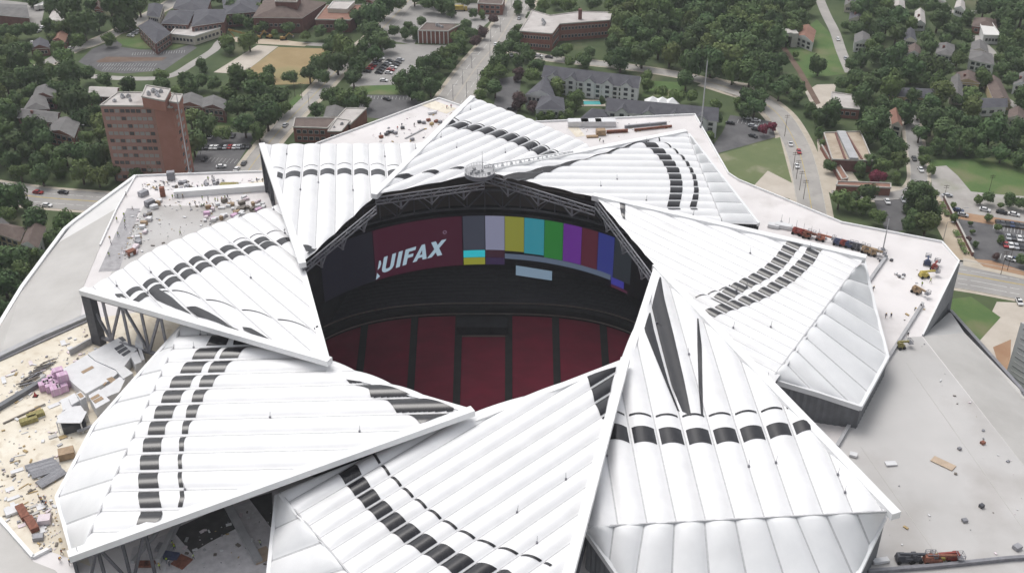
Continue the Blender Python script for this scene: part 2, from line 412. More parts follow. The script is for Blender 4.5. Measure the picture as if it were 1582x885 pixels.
# petal at the lower right
p = Petal(6, [(1015,415),(1382,795),(1372,790),(900,817),(893,818),(958,560)], (974,673), (1000,810), (974,673), (1141.7,673), 4, 'white roof petal at the lower right with long dark wedge panels and one row of dark panels')
p.band([(940,658),(974,662),(1017,664),(1060,666),(1101,666),(1141.7,664),(1181,660),(1220,656),(1255,652)], [(940,682),(974,686),(1017,688),(1060,689),(1101,688),(1141.7,686),(1181,681),(1220,675),(1255,668)])
p.thin([(945,640),(974,643),(1017,645),(1060,645),(1101,644),(1141.7,641),(1181,637),(1215,632)], .7)
p.patch([(1019,433),(1006.6,474),(1020,530),(1037,594),(1054,638)], [(1021,433),(1026,465),(1040,520),(1057,594),(1068,648)])
p.patch([(1003,487),(995,514),(1012,556),(1028,594),(1046,634)], [(1005,486),(1010,512),(1020,548),(1033,594),(1050,636)])
p.patch([(1077,496),(1077,540),(1079,594),(1083,645)], [(1079,496),(1084,540),(1085,594),(1086.5,645)])
p.skirt((902,815), (1371,791), [(906,822,53),(985,935,47),(1062,950,47),(1142,955,47),(1222,955,47),(1280,950,47.5),(1327,885,50),(1368,797,55)], 10)
p.beam(2.4, 1.9, extra=.5); p.rim(2.0); p.rods(); PT.append(p)
# petal at the bottom
p = Petal(7, [(965,560),(866,935),(560,910),(428,764),(722,641)], (640,790), (740,727), (566,787), (706,854), 5, 'white roof petal at the bottom centre with a curved row of dark panels and thin arcs')
p.band([(522,733),(539,756),(566,787),(598,818),(624,839),(652,856),(682,875),(706,893),(740,915)], [(553,723),(562,739),(586,769),(620,800),(645,819),(674,837),(706,854),(740,871),(785,884)], .07, .93)
p.thin([(575,700),(583,712),(601,734),(632,764),(660,787),(687,807),(717,825),(748,840),(790,854),(840,869)], .7)
p.patch([(907,585),(914,605),(920,628),(931,650)], [(952,570),(947,590),(941,615),(933,650)], 120, nj=50, gap=True)
p.skirt((433,762), (570,922), [(428,766,53),(421,830,50),(412,915,48.5),(440,960,48)], 4, wm='corrugl')
p.beam(2.4, 1.8); p.rim(1.8, t1=.97); p.under_truss(.55, 1.05, 11, 7); p.rods(); PT.append(p)
# ---- lower roof ring
def tess(loops):
    t = geometry.tessellate_polygon([[Vector((p[0],p[1],0)) for p in l] for l in loops])
    flat_ = [p for l in loops for p in l]
    return flat_, t
def sheet(name, pts_px, z, m, parent=None, kind=None, thick=0):
    mb = MB(); w = [at(x, y, z) for x, y in pts_px]
    fl, t = tess([w]); mb.add(fl, [f for f in t], 0)
    o = mb.build(name, m, parent, normals=True)
    me = o.data
    if me.polygons and me.polygons[0].normal.z < 0: me.flip_normals()
    if kind: o['kind'] = kind
    return o
outer_px = [(210,273),(412,266),(490,223),(678,153),(722,168),(822,190),(1073,178),(1125,269),(1140,279),(1300,345),(1455,375),(1481,405),(1425,519),(1582,719),(1760,945),(1500,1150),(791,1250),(200,1150),(-60,1010),(-250,700),(-150,620),(0,548),(125,487),(130,440),(155,380),(182,321)]
OUT = [at(x, y, RZ) for x, y in outer_px]
inner = [CEN+(v-CEN)*1.34 for v in VW]
for q in inner: q.z = RZ
mb = MB(); fl, t = tess([OUT, inner]); mb.add([(p.x,p.y,RZ) for p in fl], t)
o = mb.build('lower_roof', M['roofwhite'], stadium, normals=True)
mb = MB(); n = len(OUT)
for i in range(n):
    a, b = OUT[i], OUT[(i+1)%n]; k = max(2, int((b-a).length/1.2)); nv = Vector(((b-a).y, -(b-a).x, 0)).normalized()
    top, bot = [], []
    for j in range(k+1):
        x = a+(b-a)*(j/k)+nv*(.15 if j % 2 else -.15); top.append((x.x,x.y,RZ-.02)); bot.append((x.x,x.y,0))
    mb.grid([bot, top])
mb.build('outer_wall', M['corrug'], stadium)
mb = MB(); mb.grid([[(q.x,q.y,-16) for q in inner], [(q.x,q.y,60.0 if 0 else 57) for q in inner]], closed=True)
mb.build('light_block_wall', M['dark'], stadium)  # added dark ring that keeps daylight out between lower roof and petals
# parapet kerb round the lower roof
mb = MB()
for i in list(range(0,12))+[24,25]:
    a, b = OUT[i], OUT[(i+1)%n]; mb.beam(a+Vector((0,0,.35)), b+Vector((0,0,.35)), .5, .8)
mb.build('parapet', M['beam'], stadium)
# ------------------------------------------------------------------ inside the bowl
def sel(cx, cy, a, b, n, t):
    c, s = math.cos(t), math.sin(t)
    return cx+a*math.copysign(abs(s)**(2/n), s), cy+b*math.copysign(abs(c)**(2/n), c)
BC = (-10, 262)
def ring(b, z, a=None, n=3.0, seg=120): 
    a = b-9 if a is None else a
    return [(*sel(BC[0], BC[1], a, b, n, 2*math.pi*i/seg), z) for i in range(seg)]
def stand(name, b0, z0, b1, z1, rows, m):
    rr = []
    if m is M['seatred']: rows = 10
    for i in range(rows+1):
        b = b0+(b1-b0)*i/rows; z = z0+(z1-z0)*i/rows
        rr.append(ring(b, z)); 
        if i < rows and m is not M['seatred']: rr.append(ring(b+(b1-b0)/rows*.12, z+(z1-z0)/rows*.42))
    mb = MB(); mb.grid(rr, closed=True); return mb.build(name, m, stadium)
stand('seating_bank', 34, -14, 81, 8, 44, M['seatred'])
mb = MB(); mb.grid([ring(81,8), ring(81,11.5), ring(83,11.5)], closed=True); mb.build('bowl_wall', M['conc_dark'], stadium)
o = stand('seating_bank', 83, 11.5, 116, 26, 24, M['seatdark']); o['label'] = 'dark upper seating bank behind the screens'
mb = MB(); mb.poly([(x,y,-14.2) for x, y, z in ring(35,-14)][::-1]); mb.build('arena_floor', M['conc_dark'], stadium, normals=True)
for b, z in ((82.6,12.6),(80.6,9.2)):
    rr = ring(b, z); mb = MB(); k = len(rr)
    mb.grid([[(p[0],p[1],p[2]+dz) for p in rr] for dz in (-.35,.35)], closed=True); mb.build('railing', M['rail'], stadium)
def bowl_z(y): return 8+(y-343)*22/47.0
for px in (566, 641, 709, 786, 858, 930):
    q = at(px, 540, -2); x = q.x; mb = MB()
    rows_ = []
    for j in range(25):
        b_ = 35+46*j/24; y_ = 262+b_*max(0, 1-(abs(x+10)/(b_-9))**3)**(1/3) if abs(x+10) < b_-9 else None
        if y_ is None: continue
        z_ = -14+(b_-34)*22/47+.45; rows_.append([(x-1.3,y_,z_), (x+1.3,y_,z_)])
    mb.grid(rows_)
    mb.build('aisle', M['conc_dark'], stadium)
a = at(706, 525, 2); b = at(784, 525, 2)
mb = MB(); mb.box(((a.x+b.x)/2, a.y+4, 4.5), (b.x-a.x, 9, 7)); mb.build('tunnel_portal', M['dark'], stadium)
mb = MB(); mb.beam((a.x,a.y-1,4.4), (b.x,a.y-1,4.4), .4, .5); mb.build('railing', M['rail'], stadium)
# halo video board
HC = (-10, 288); HA, HB, HT, HBm = 72.0, 70.0, 42.4, 21.5
def hpt(th, z, off=0): return Vector((HC[0]+(HA+off)*math.sin(th), HC[1]+(HB+off)*math.cos(th), z))
def hth(px):
    lo, hi = -1.6, 1.6
    for _ in range(50):
        m_ = (lo+hi)/2
        if proj(hpt(m_, 32))[0] < px: lo = m_
        else: hi = m_
    return (lo+hi)/2
SCR = .80
halo = thing('video_board', 'dark ring shaped video board hanging under the roof, showing colour bars and a maroon advert', 'video board', (HC[0],HC[1],HBm))
mb = MB(); N = 96
for zz in (0,):
    o_ = [hpt(2*math.pi*i/N, HT, 1.6) for i in range(N)]; i_ = [hpt(2*math.pi*i/N, HT, .0) for i in range(N)]
    ob_ = [hpt(2*math.pi*i/N, HBm, 1.6) for i in range(N)]; ib_ = [hpt(2*math.pi*i/N, HBm, .0) for i in range(N)]
    mb.grid([ib_, ob_, o_, i_, ib_], closed=True)
mb.build('screen_body', flat('screen_black', (.012,.012,.016), .5), halo)
def screen(name, x0, x1, f0, f1, col, st=1.0, off=-.15, n=10, f0b=None):
    t0, t1 = hth(x0), hth(x1); mb = MB()
    r0, r1 = [], []
    for i in range(n+1):
        t = t0+(t1-t0)*i/n; fa = f0 if f0b is None else f0+(f0b-f0)*i/n
        r0.append(hpt(t, HBm+(HT-HBm)*fa, off)); r1.append(hpt(t, HBm+(HT-HBm)*f1, off))
    mb.grid([r0, r1]); return mb.build(name, emit('screen_'+name, s2l(col), st*SCR), halo)
screen('maroon_screen', 578, 714, .0, .985, (54,7,30), n=20)
screen('dark_screen', 470, 577, .0, .985, (13,15,26), n=12)
for nm, x0, x1, f0, f1, c in (('grey_bar',715.5,749,.30,.985,(50,54,66)),('cyan_bar',715.5,749,.15,.295,(42,168,180)),('olive_bar',715.5,749,.0,.145,(128,130,40)),
    ('lavender_bar',750,779.5,.30,.985,(118,120,142)),('maroon_bar',750,779.5,.15,.295,(48,20,34)),('purple_bar',750,779.5,.0,.145,(44,30,62)),
    ('yellow_bar',780,809.5,.29,.985,(120,122,44)),('cyan_bar',810,840.5,.27,.985,(40,122,136)),('green_bar',841,869.5,.24,.985,(30,102,40)),
    ('purple_bar',870,898,.24,.985,(84,32,118)),('red_bar',898.5,923,.22,.985,(70,20,36)),('blue_bar',923.5,948,.20,.985,(36,44,110)),('black_bar',948.5,975,.20,.985,(30,36,42)),
    ('grey_strip',780,945,.13,.235,(78,90,108)),('blue_bar',946,966,.06,.20,(48,46,130)),('red_bar',946,972,.0,.055,(66,22,46)),('violet_glow',478,492,.1,.7,(26,20,62))):
    screen(nm, x0, x1, f0, f1, c, n=8)
# lettering on the maroon screen (cut off at the left as in the picture)
GL = {'q':[[(-.30,.34),(-.16,.44),(-.12,.66),(-.20,.88),(-.30,.90)],[(-.30,.16),(-.04,-.14),(-.30,-.26)]],
 'u':[[(0,.24),(.24,.28),(.24,1),(0,1)],[(.54,.28),(.78,.24),(.78,1),(.54,1)],[(0,.24),(.08,.08),(.22,0),(.39,-.02),(.39,.18),(.28,.2),(.24,.28)],[(.39,-.02),(.56,0),(.70,.08),(.78,.24),(.54,.28),(.50,.2),(.39,.18)]],
 'i':[[(0,0),(.26,0),(.26,1),(0,1)]], 'f':[[(0,0),(.25,0),(.25,1),(0,1)],[(.25,.79),(.66,.79),(.66,1),(.25,1)],[(.25,.40),(.58,.40),(.58,.60),(.25,.60)]],
 'a':[[(0,0),(.26,0),(.50,.8),(.36,1)],[(.62,0),(.88,0),(.56,1),(.36,1),(.44,.72)],[(.18,.18),(.68,.18),(.63,.36),(.24,.36)]],
 'x':[[(0,0),(.29,0),(.98,1),(.68,1)],[(.04,1),(.33,1),(.94,0),(.64,0)]]}
XO = {'q':0.0,'u':0.0,'i':.95,'f':1.38,'a':2.02,'x':2.92}
t0, t1 = hth(579), hth(690); mb = MB(); k = 0
for ch, pl in GL.items():
    for p_ in pl:
        vs = []
        for x, y in p_:
            f = (x+XO[ch]+.26*y+.30)/4.46; vs.append(hpt(t0+(t1-t0)*f, HBm+(HT-HBm)*(.10+.30*y+.16*f), -.30-.004*k))
        mb.poly(vs); k += 1
mb.build('advert_lettering', emit('screen_letter', s2l((150,172,186)), SCR), halo)
mb = MB()
tc = hth(687.5)
for k in range(12):
    a0 = 2*math.pi*k/12; a1 = 2*math.pi*(k+1)/12
    f_ = lambda a, r: hpt(tc+r*math.cos(a)/70, HBm+(HT-HBm)*.70+r*math.sin(a), -.3)
    mb.add([f_(a0,.45), f_(a1,.45), f_(a1,.75), f_(a0,.75)], [(0,1,2,3)])
mb.build('trademark_ring', emit('screen_ring', s2l((110,90,110)), SCR), halo)
# small score screen
t = thing('score_screen', 'small pale grey screen hanging below the colour bars', 'screen', at(825, 420, 24))
a, b = at(797,410,24), at(853,419,23.6); a2 = a-Vector((0,0,4.2)); b2 = b-Vector((0,0,4.0))
mb = MB(); mb.beam(a-Vector((0,-.4,2)), b-Vector((0,-.4,2)), .5, 4.6); mb.build('cabinet', M['dark'], t)
mb = MB(); mb.poly([a2, b2, b, a]); mb.build('display', emit('screen_small', s2l((112,132,150)), SCR), t)
# ring truss that carries the board
mb = MB(); N = 72
for k in range(N):
    t0, t1 = 2*math.pi*k/N, 2*math.pi*(k+1)/N; zt, zb = 51, 43.6
    for z_ in (zt, zb): mb.beam(hpt(t0,z_,3), hpt(t1,z_,3), .7, .6)
    mb.beam(hpt(t0,zb,3), hpt(t0,zt,3), .45, .45); mb.beam(hpt(t0,zb if k%2 else zt,3), hpt(t1,zt if k%2 else zb,3), .45, .45)
mb.build('ring_truss', M['steel'], stadium)
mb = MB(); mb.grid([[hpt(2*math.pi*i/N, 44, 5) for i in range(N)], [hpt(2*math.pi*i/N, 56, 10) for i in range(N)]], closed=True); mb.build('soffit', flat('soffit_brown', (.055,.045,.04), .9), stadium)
mb = MB(); mb.grid([[hpt(-.5+1.0*i/20, 52.2, 3.4) for i in range(21)], [hpt(-.5+1.0*i/20, 53.0, 3.4) for i in range(21)]]); mb.build('catwalk_edge', M['rail'], stadium)

# ------------------------------------------------------------------ lower roof zones, facets, decks
def part_sheet(name, px, z, m): return sheet(name, px, z, m, parent=stadium)
part_sheet('roof_zone', [(1296,690),(1372,556),(1400,521),(1424,519.5),(1581,718),(1700,880),(1300,1000)], RZ+.03, M['roofgrey'])
part_sheet('plywood_deck', [(-80,612),(0,557),(128,494),(300,470),(330,560),(150,680),(110,790),(140,874),(75,850),(52,862),(0,803),(-80,720)], RZ+.03, M['deck'])
part_sheet('roof_zone', [(-80,725),(0,808),(52,867),(85,880),(160,960),(-60,960),(-140,800)], RZ+.06, M['panelgrey'])
part_sheet('roof_zone', [(222,318),(395,318),(420,390),(240,385),(195,415),(170,425)], RZ+.03, M['roofgrey'])
part_sheet('walkway', [(196,322),(216,322),(184,418),(152,420)], RZ+.05, flat('walk_grey', (.36,.35,.36), .8, var=.15, scale=.5))
part_sheet('shaded_deck', [(205,845),(430,755),(440,960),(180,960)], RZ+.05, flat('felt_grey', (.62,.60,.61), .85, var=.12, scale=.6))
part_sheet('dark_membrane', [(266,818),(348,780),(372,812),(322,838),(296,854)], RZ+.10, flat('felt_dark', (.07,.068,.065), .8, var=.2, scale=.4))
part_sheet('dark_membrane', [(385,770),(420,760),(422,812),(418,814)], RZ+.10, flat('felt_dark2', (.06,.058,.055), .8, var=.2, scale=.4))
part_sheet('tan_roof_zone', [(385,282),(412,276),(414,292),(375,300)], RZ+.07, M['deck'])
part_sheet('tan_roof_zone', [(650,163),(672,156),(705,168),(690,176)], RZ+.07, M['deck'])
part_sheet('tan_roof_zone', [(877,197),(892,195),(904,210),(890,212)], RZ+.07, M['deck'])
# left facade wing
def facet(name, px, m):
    mb = MB(); mb.poly([at(x, y, z_) for x, y, z_ in px]); return mb.build(name, m, stadium, normals=True)
facet('facade_panel', [(210,273,42.1),(114,344,39.5),(90,375,39),(182,321,42.1)], M['panelwhite'])
facet('facade_panel', [(90,375,39),(35,444,38),(0,497,37.5),(0,548,42),(64,516,42),(125,487,42.1),(130,440,42.1),(155,380,42.1),(182,321,42.1)], M['panelgrey'])
facet('facade_panel', [(0,497,37.5),(-150,720,36),(-250,700,42),(-150,620,42),(0,548,42)], M['panelgrey'])
rim_px = [(210,273,42.1),(114,344,39.5),(100,356,39.2),(35,444,38),(0,502,37.5),(-150,725,36)]
mb = MB(); w_ = [at(*q) for q in rim_px]
for a, b in zip(w_, w_[1:]): mb.beam(a, b, 1.3, 1.6)
mb.build('facade_rim', M['beam'], stadium)
mb = MB(); mb.grid([[(q.x,q.y,0) for q in w_], [(q.x,q.y,q.z-.5) for q in w_]]); mb.build('facade_wall', M['corrugl'], stadium)
# right facade wing
s0 = at(1481,405,RZ); zb0 = zat((s0.x,s0.y), 480)
g0 = at(1468,481,zb0); g1 = at(1582,608,36); g2 = at(1800,860,34)
k0 = at(1425,519.5,RZ); k1 = at(1582,719,RZ); k2 = at(1760,945,RZ)
mb = MB(); mb.poly([k0, at(1490,514,36.5), g1, g2, k2, k1]); mb.build('facade_panel', M['panelgrey'], stadium, normals=True)
mb = MB(); mb.poly([k0, g0, at(1490,514,36.5)]); mb.build('facade_panel', flat('clad_mid', (.40,.40,.40), .5, var=.06, scale=.1), stadium, normals=True)
mb = MB(); mb.beam(g0, g1, 1.2, 1.4); mb.beam(g1, g2, 1.2, 1.4); mb.build('facade_rim', M['steelg'], stadium)
mb = MB(); mb.grid([[(q.x,q.y,0) for q in (s0,g0,g1,g2)], [(q.x,q.y,q.z-.5) for q in (s0,g0,g1,g2)]]); mb.build('facade_wall', M['corrugl'], stadium)
# louvred fins on the corner drop wall
a, b = s0, k0
for j in range(40):
    mb = MB(); p_ = a+(b-a)*(j/39); mb.beam(p_+Vector((.3,0,-.6)), p_+Vector((.3,0,-14*(1-j/39)-.8)), .3, .6)
    mb.build('louvre_fin', M['corrugl'], stadium)
# low walls and kerbs on the lower roof
def kerb(pts, h=1.0, w=.8, m='steelg', name='roof_kerb', z=RZ):
    mb = MB(); q = [at(x, y, z) for x, y in pts]
    for a, b in zip(q, q[1:]): mb.beam(a+Vector((0,0,h/2)), b+Vector((0,0,h/2)), w, h)
    return mb.build(name, M[m], stadium)
kerb([(-40,573),(0,553),(65,522),(140,490)], 1.3, 2.0, 'corrugl'); kerb([(-5,560),(138,496)], .5, .5, 'steelg')
kerb([(-30,648),(0,632),(73,588)], 1.4, 1.6, 'corrug'); kerb([(109,549),(146,528)], 2.0, .5, 'corrugl')
kerb([(1425,471),(1372,555),(1308,665),(1292,692)], 1.1, .9, 'corrugl'); kerb([(1340,885),(1450,876),(1555,865),(1600,862)], 1.0, .9, 'steelg')
kerb([(1369,398),(1341,438)], 1.0, 1.0, 'corrugl'); kerb([(245,870),(287,788)], 1.6, 1.2, 'corrugl'); kerb([(205,870),(290,800)][:1]+[(262,800)], .8, .8, 'corrugl')
kerb([(270,303),(410,293)], 2.4, 3.0, 'beam'); kerb([(0,803),(52,862),(75,850)], .8, .9, 'beam'); kerb([(350,778),(400,870)], 1.2, 2.0, 'corrugl')
kerb([(626,215),(655,200)], .5, .6, 'corrugl'); kerb([(5,655),(70,625)], .4, .5, 'rail')
# corner columns under the beam ends
for i, sz in ((1,3.4),(2,3.0)):
    b = BW[i]; d_ = (VW[i]-b).normalized(); c = b+d_*1.9
    mb = MB(); mb.box((c.x, c.y, (RZ+59)/2), (sz, 2.4, 59-RZ), math.atan2(d_.y, d_.x)); mb.build('column', M['steel'], stadium)
# round pad with railings and mast at the top of the oculus
pd = at(741, 266, 63.2); mb = MB(); n = 28
mb.prism([(pd.x+5.3*math.cos(2*math.pi*i/n), pd.y+5.3*math.sin(2*math.pi*i/n)) for i in range(n)], 62.0, 63.6, 1, 0)
mb.build('round_platform', [M['corrugl'], M['steelg']], stadium)
mb = MB()
for i in range(n):
    a0, a1 = 2*math.pi*i/n, 2*math.pi*(i+1)/n
    p0 = Vector((pd.x+4.9*math.cos(a0), pd.y+4.9*math.sin(a0), 63.6)); p1 = Vector((pd.x+4.9*math.cos(a1), pd.y+4.9*math.sin(a1), 63.6))
    mb.tube(p0, p0+Vector((0,0,1.1)), .05, n=4); mb.tube(p0+Vector((0,0,1.1)), p1+Vector((0,0,1.1)), .05, n=4)
mb.build('platform_railing', M['steelg'], stadium)
mb = MB(); mb.tube((pd.x+1, pd.y, 63.6), (pd.x+1, pd.y, 71), .12, .05, 6); mb.build('mast', M['steelg'], stadium)
mb = MB()
for i in range(9):
    x_, y_ = pd.x+random.uniform(-3.5,3.5), pd.y+random.uniform(-3,3); mb.box((x_,y_,63.6+.5), (random.uniform(.4,1.2),random.uniform(.4,.9),1.0), random.random())
mb.build('platform_equipment', M['corrugl'], stadium)
# ------------------------------------------------------------------ ground, roads, lots
M['ground'] = mat('ground_mixed', (.048,.074,.030), .95, scale=.035, col2=(.085,.112,.048), detail=7, extra=((.22,.18,.13),.02,.60,.78,.7))
M['lawn'] = mat('lawn', (.070,.130,.040), .95, scale=.06, col2=(.115,.165,.055), detail=7, extra=((.20,.175,.11),.05,.50,.72,.8))
M['lawnpale'] = mat('lawn_pale', (.115,.15,.065), .95, scale=.05, col2=(.155,.18,.085), detail=7, extra=((.34,.30,.24),.06,.56,.74,.8))
M['asphalt'] = mat('asphalt_dark', (.095,.093,.097), .9, scale=.10, col2=(.14,.138,.14), detail=7, extra=((.20,.19,.19),.05,.58,.8,.5))
M['asphaltl'] = mat('asphalt_worn', (.27,.26,.25), .9, scale=.06, col2=(.35,.335,.32), detail=7, extra=((.20,.19,.18),.12,.58,.76,.5))
M['road'] = mat('road_concrete', (.31,.295,.28), .9, scale=.07, col2=(.40,.38,.355), detail=7, extra=((.20,.19,.18),.15,.56,.76,.5))
M['sidewalk'] = mat('sidewalk', (.42,.37,.30), .9, scale=.2, col2=(.50,.45,.38), detail=6)
M['dirt'] = mat('bare_dirt', (.40,.32,.23), .95, scale=.05, col2=(.52,.45,.36), detail=7, extra=((.24,.22,.13),.06,.6,.8,.6))
M['sand'] = mat('pale_gravel', (.45,.40,.34), .95, scale=.08, col2=(.54,.49,.43), detail=7)
M['drygrass'] = mat('dry_grass', (.27,.20,.10), .95, scale=.04, col2=(.36,.27,.15), detail=7, extra=((.16,.19,.08),.025,.52,.72,.9))
M['gravel'] = mat('grey_gravel', (.32,.30,.28), .95, scale=.09, col2=(.42,.40,.38), detail=7, extra=((.16,.18,.09),.05,.55,.75,.7))
M['redearth'] = mat('red_earth', (.30,.17,.10), .95, scale=.08, col2=(.38,.25,.16), detail=6)
M['mulch'] = mat('mulch', (.13,.085,.065), .95, scale=.1, col2=(.18,.13,.10), detail=6)
M['paintw'] = flat('paint_white', (.62,.62,.60), .7, var=.15, scale=.6)
M['painty'] = flat('paint_yellow', (.50,.38,.10), .7, var=.15, scale=.6)
M['kerbm'] = flat('kerb_concrete', (.45,.43,.40), .85, var=.1, scale=.5)
mb = MB(); big = [Vector((-1500,-300,0)), Vector((1500,-300,0)), Vector((1500,2400,0)), Vector((-1500,2400,0))]
fl, t = tess([big, inner]); mb.add([(p.x,p.y,0) for p in fl], t); g = mb.build('ground', M['ground'], normals=True)
if g.data.polygons[0].normal.z < 0: g.data.flip_normals()
g['kind'] = 'structure'
ROADS = []
def ribbon(pts, w, z):
    L, Rr = [], []
    for i, p in enumerate(pts):
        d = ((pts[min(i+1,len(pts)-1)]-p).normalized()+(p-pts[max(i-1,0)]).normalized())
        d = d.normalized(); nv = Vector((-d.y, d.x, 0)); L.append(p+nv*w/2+Vector((0,0,z))); Rr.append(p-nv*w/2+Vector((0,0,z)))
    return L, Rr
def smooth_px(px, k=4):
    out = []
    for i in range(len(px)-1):
        p0 = px[max(i-1,0)]; p1 = px[i]; p2 = px[i+1]; p3 = px[min(i+2,len(px)-1)]
        for j in range(k):
            t = j/k
            out.append(tuple(.5*((2*p1[c])+(-p0[c]+p2[c])*t+(2*p0[c]-5*p1[c]+4*p2[c]-p3[c])*t*t+(-p0[c]+3*p1[c]-3*p2[c]+p3[c])*t**3) for c in (0,1)))
    return out+[px[-1]]
def road(name, px, w, m='road', walk=3.0, line=None, z=.06, lanes=()):
    pts = [at(x, y, 0) for x, y in smooth_px(px)]; ROADS.append((pts, w/2))
    if walk:
        L, Rr = ribbon(pts, w+2*walk, z-.03); mb = MB(); mb.grid([Rr, L]); o = mb.build('pavement', M['sidewalk']); o['kind'] = 'structure'
    L, Rr = ribbon(pts, w, z); mb = MB(); mb.grid([Rr, L]); o = mb.build(name, M[m]); o['kind'] = 'structure'
    if walk:
        mb = MB()
        for S in (L, Rr):
            for a, b in zip(S, S[1:]): mb.beam(a, b, .3, .26)
        o = mb.build('kerb', M['kerbm']); o['kind'] = 'structure'
    for off, mm, dash in lanes:
        mb = MB(); acc = 0
        for a, b in zip(pts, pts[1:]):
            d = (b-a); ln = d.length; d.normalize(); nv = Vector((-d.y, d.x, 0)); s = 0
            step = dash if dash else ln
            while s < ln:
                e = min(ln, s+(dash*.45 if dash else ln)); p = a+d*s+nv*off; q = a+d*e+nv*off
                mb.poly([p-nv*.13+Vector((0,0,z+.02)), q-nv*.13+Vector((0,0,z+.02)), q+nv*.13+Vector((0,0,z+.02)), p+nv*.13+Vector((0,0,z+.02))]); s += step
        o = mb.build('road_marking', M[mm], normals=True); o['kind'] = 'structure'
LOTS = []
def area(name, px, m, z=.03):
    o = sheet(name, px, z, M[m]); o['kind'] = 'structure'; LOTS.append(px); return o
road('boulevard', [(818,-45),(812,-15),(800,12),(770,62),(735,105),(697,160),(650,230)], 19, 'road', 2.5, lanes=((0,'sidewalk',0),(.5,'sidewalk',0),(5,'paintw',9),(-5,'paintw',9)))
road('street', [(340,330),(385,262),(415,222),(450,182),(490,142),(515,115),(545,85),(575,60),(605,30),(632,0),(650,-25)], 9.5, 'road', 2.8, lanes=((0,'painty',0),))
road('street', [(-60,165),(20,126),(68,101),(109,78),(142,67),(185,48),(228,25),(260,8),(300,-20)], 9, 'road', 2)
road('dirt_road', [(100,113),(150,119),(220,122),(265,117),(300,97),(330,78),(352,60),(430,66),(512,70)], 6, 'road', 0, z=.05)
road('avenue', [(-80,285),(0,297),(60,305),(110,309),(180,314),(280,320)], 18, 'asphaltl', 2.2, lanes=((0,'painty',0),(.5,'painty',0),(4.5,'paintw',8),(-4.5,'paintw',8)))
road('street', [(780,72),(830,87),(870,93),(940,100),(1000,108),(1060,118),(1100,128)], 8, 'road', 1.6, z=.05)
road('street', [(1092,126),(1130,138),(1165,150),(1200,175),(1222,207),(1238,245),(1250,300),(1258,350)], 12.5, 'road', 3, lanes=((0,'painty',0),))
road('lane', [(1255,-30),(1275,20),(1290,50),(1300,80),(1314,113)], 6.5, 'road', 0)
road('street', [(1400,150),(1408,185),(1414,230),(1419,262),(1418,283),(1400,299),(1350,304),(1285,300)], 7.5, 'asphaltl', 1.8)
road('lane', [(1436,303),(1452,330),(1472,368),(1492,405)], 9, 'dirt', 0)
road('avenue', [(1420,414),(1500,426),(1560,437),(1680,458)], 24, 'asphaltl', 2.2, lanes=((0,'painty',0),(.5,'painty',0),(4,'paintw',8),(-4,'paintw',8),(8,'paintw',8),(-8,'paintw',8)))
road('lane', [(1505,55),(1535,85),(1552,108)], 6, 'road', 0)
road('lane', [(1545,148),(1570,165),(1600,190)], 5, 'road', 0)
road('lane', [(1440,-20),(1462,12),(1480,20),(1520,18)], 6, 'road', 0)
area('parking_lot', [(121,96),(142,76),(177,63),(192,61),(187,73),(215,77),(268,78),(294,69),(304,74),(253,109),(192,114),(157,111)], 'asphalt')
area('planting_bed', [(148,95),(165,88),(258,89),(250,94),(152,97)], 'mulch', .06)
area('lawn', [(176,60),(190,52),(212,50),(240,68),(265,70),(290,64),(292,68),(268,75),(215,75),(190,70)], 'lawn', .05)
area('gravel_plot', [(330,112),(398,70),(430,72),(374,115)], 'sand', .05)
area('dry_field', [(374,115),(430,73),(520,76),(480,130),(400,132)], 'drygrass', .05)
area('parking_lot', [(540,134),(598,68),(690,70),(650,118),(614,134)], 'asphaltl', .04)
area('lawn', [(556,133),(616,131),(618,146),(550,146)], 'lawn', .07)
area('parking_lot', [(555,147),(640,147),(680,168),(600,185),(550,180)], 'asphalt', .04)
area('parking_lot', [(290,275),(318,203),(396,206),(352,276)], 'asphalt', .04)
area('parking_lot', [(596,62),(612,8),(745,5),(765,25),(738,50),(650,47),(640,70)], 'asphaltl', .035)
area('parking_lot', [(758,185),(772,122),(806,116),(798,180)], 'asphalt', .04)
area('parking_lot', [(1090,240),(1116,205),(1128,178),(1192,188),(1198,212),(1105,238)], 'asphalt', .04)
area('field', [(1105,240),(1205,212),(1228,300),(1140,300)], 'lawnpale', .05)
area('gravel_patch', [(1160,292),(1186,264),(1226,284),(1232,310)], 'sand', .07)
area('lawn', [(1216,72),(1262,30),(1292,62),(1312,114),(1240,122)], 'lawn', .045)
area('earth_patch', [(1092,132),(1105,121),(1165,131),(1168,152),(1140,152)], 'sand', .03)
area('railway_bed', [(1205,72),(1214,72),(1240,110),(1268,160),(1260,162),(1232,112)], 'mulch', .06)
area('yard', [(1244,142),(1262,131),(1292,130),(1284,168),(1256,168)], 'sand', .03)
area('parking_lot', [(1350,308),(1418,303),(1408,352),(1370,362)], 'asphalt', .04)
area('plaza', [(1262,215),(1282,215),(1330,285),(1420,290),(1425,300),(1290,302),(1268,290)], 'sidewalk', .035)
area('meadow', [(1435,248),(1640,240),(1640,335),(1448,318)], 'lawn', .03)
area('gravel_patch', [(1438,258),(1462,256),(1480,272),(1500,296),(1560,302),(1640,306),(1640,352),(1455,328),(1440,300)], 'gravel', .05)
area('earth_bank', [(1474,326),(1640,352),(1640,366),(1480,338)], 'redearth', .07)
area('parking_lot', [(1468,334),(1640,362),(1640,440),(1532,414),(1498,394)], 'asphalt', .04)
area('pavement', [(1488,398),(1640,432),(1640,444),(1488,410)], 'sidewalk', .10)
area('planting_bed', [(1505,400),(1530,402),(1600,424),(1600,430),(1520,412)], 'redearth', .12)
area('lawn', [(1465,462),(1500,458),(1546,490),(1510,530),(1460,500)], 'lawn', .05)
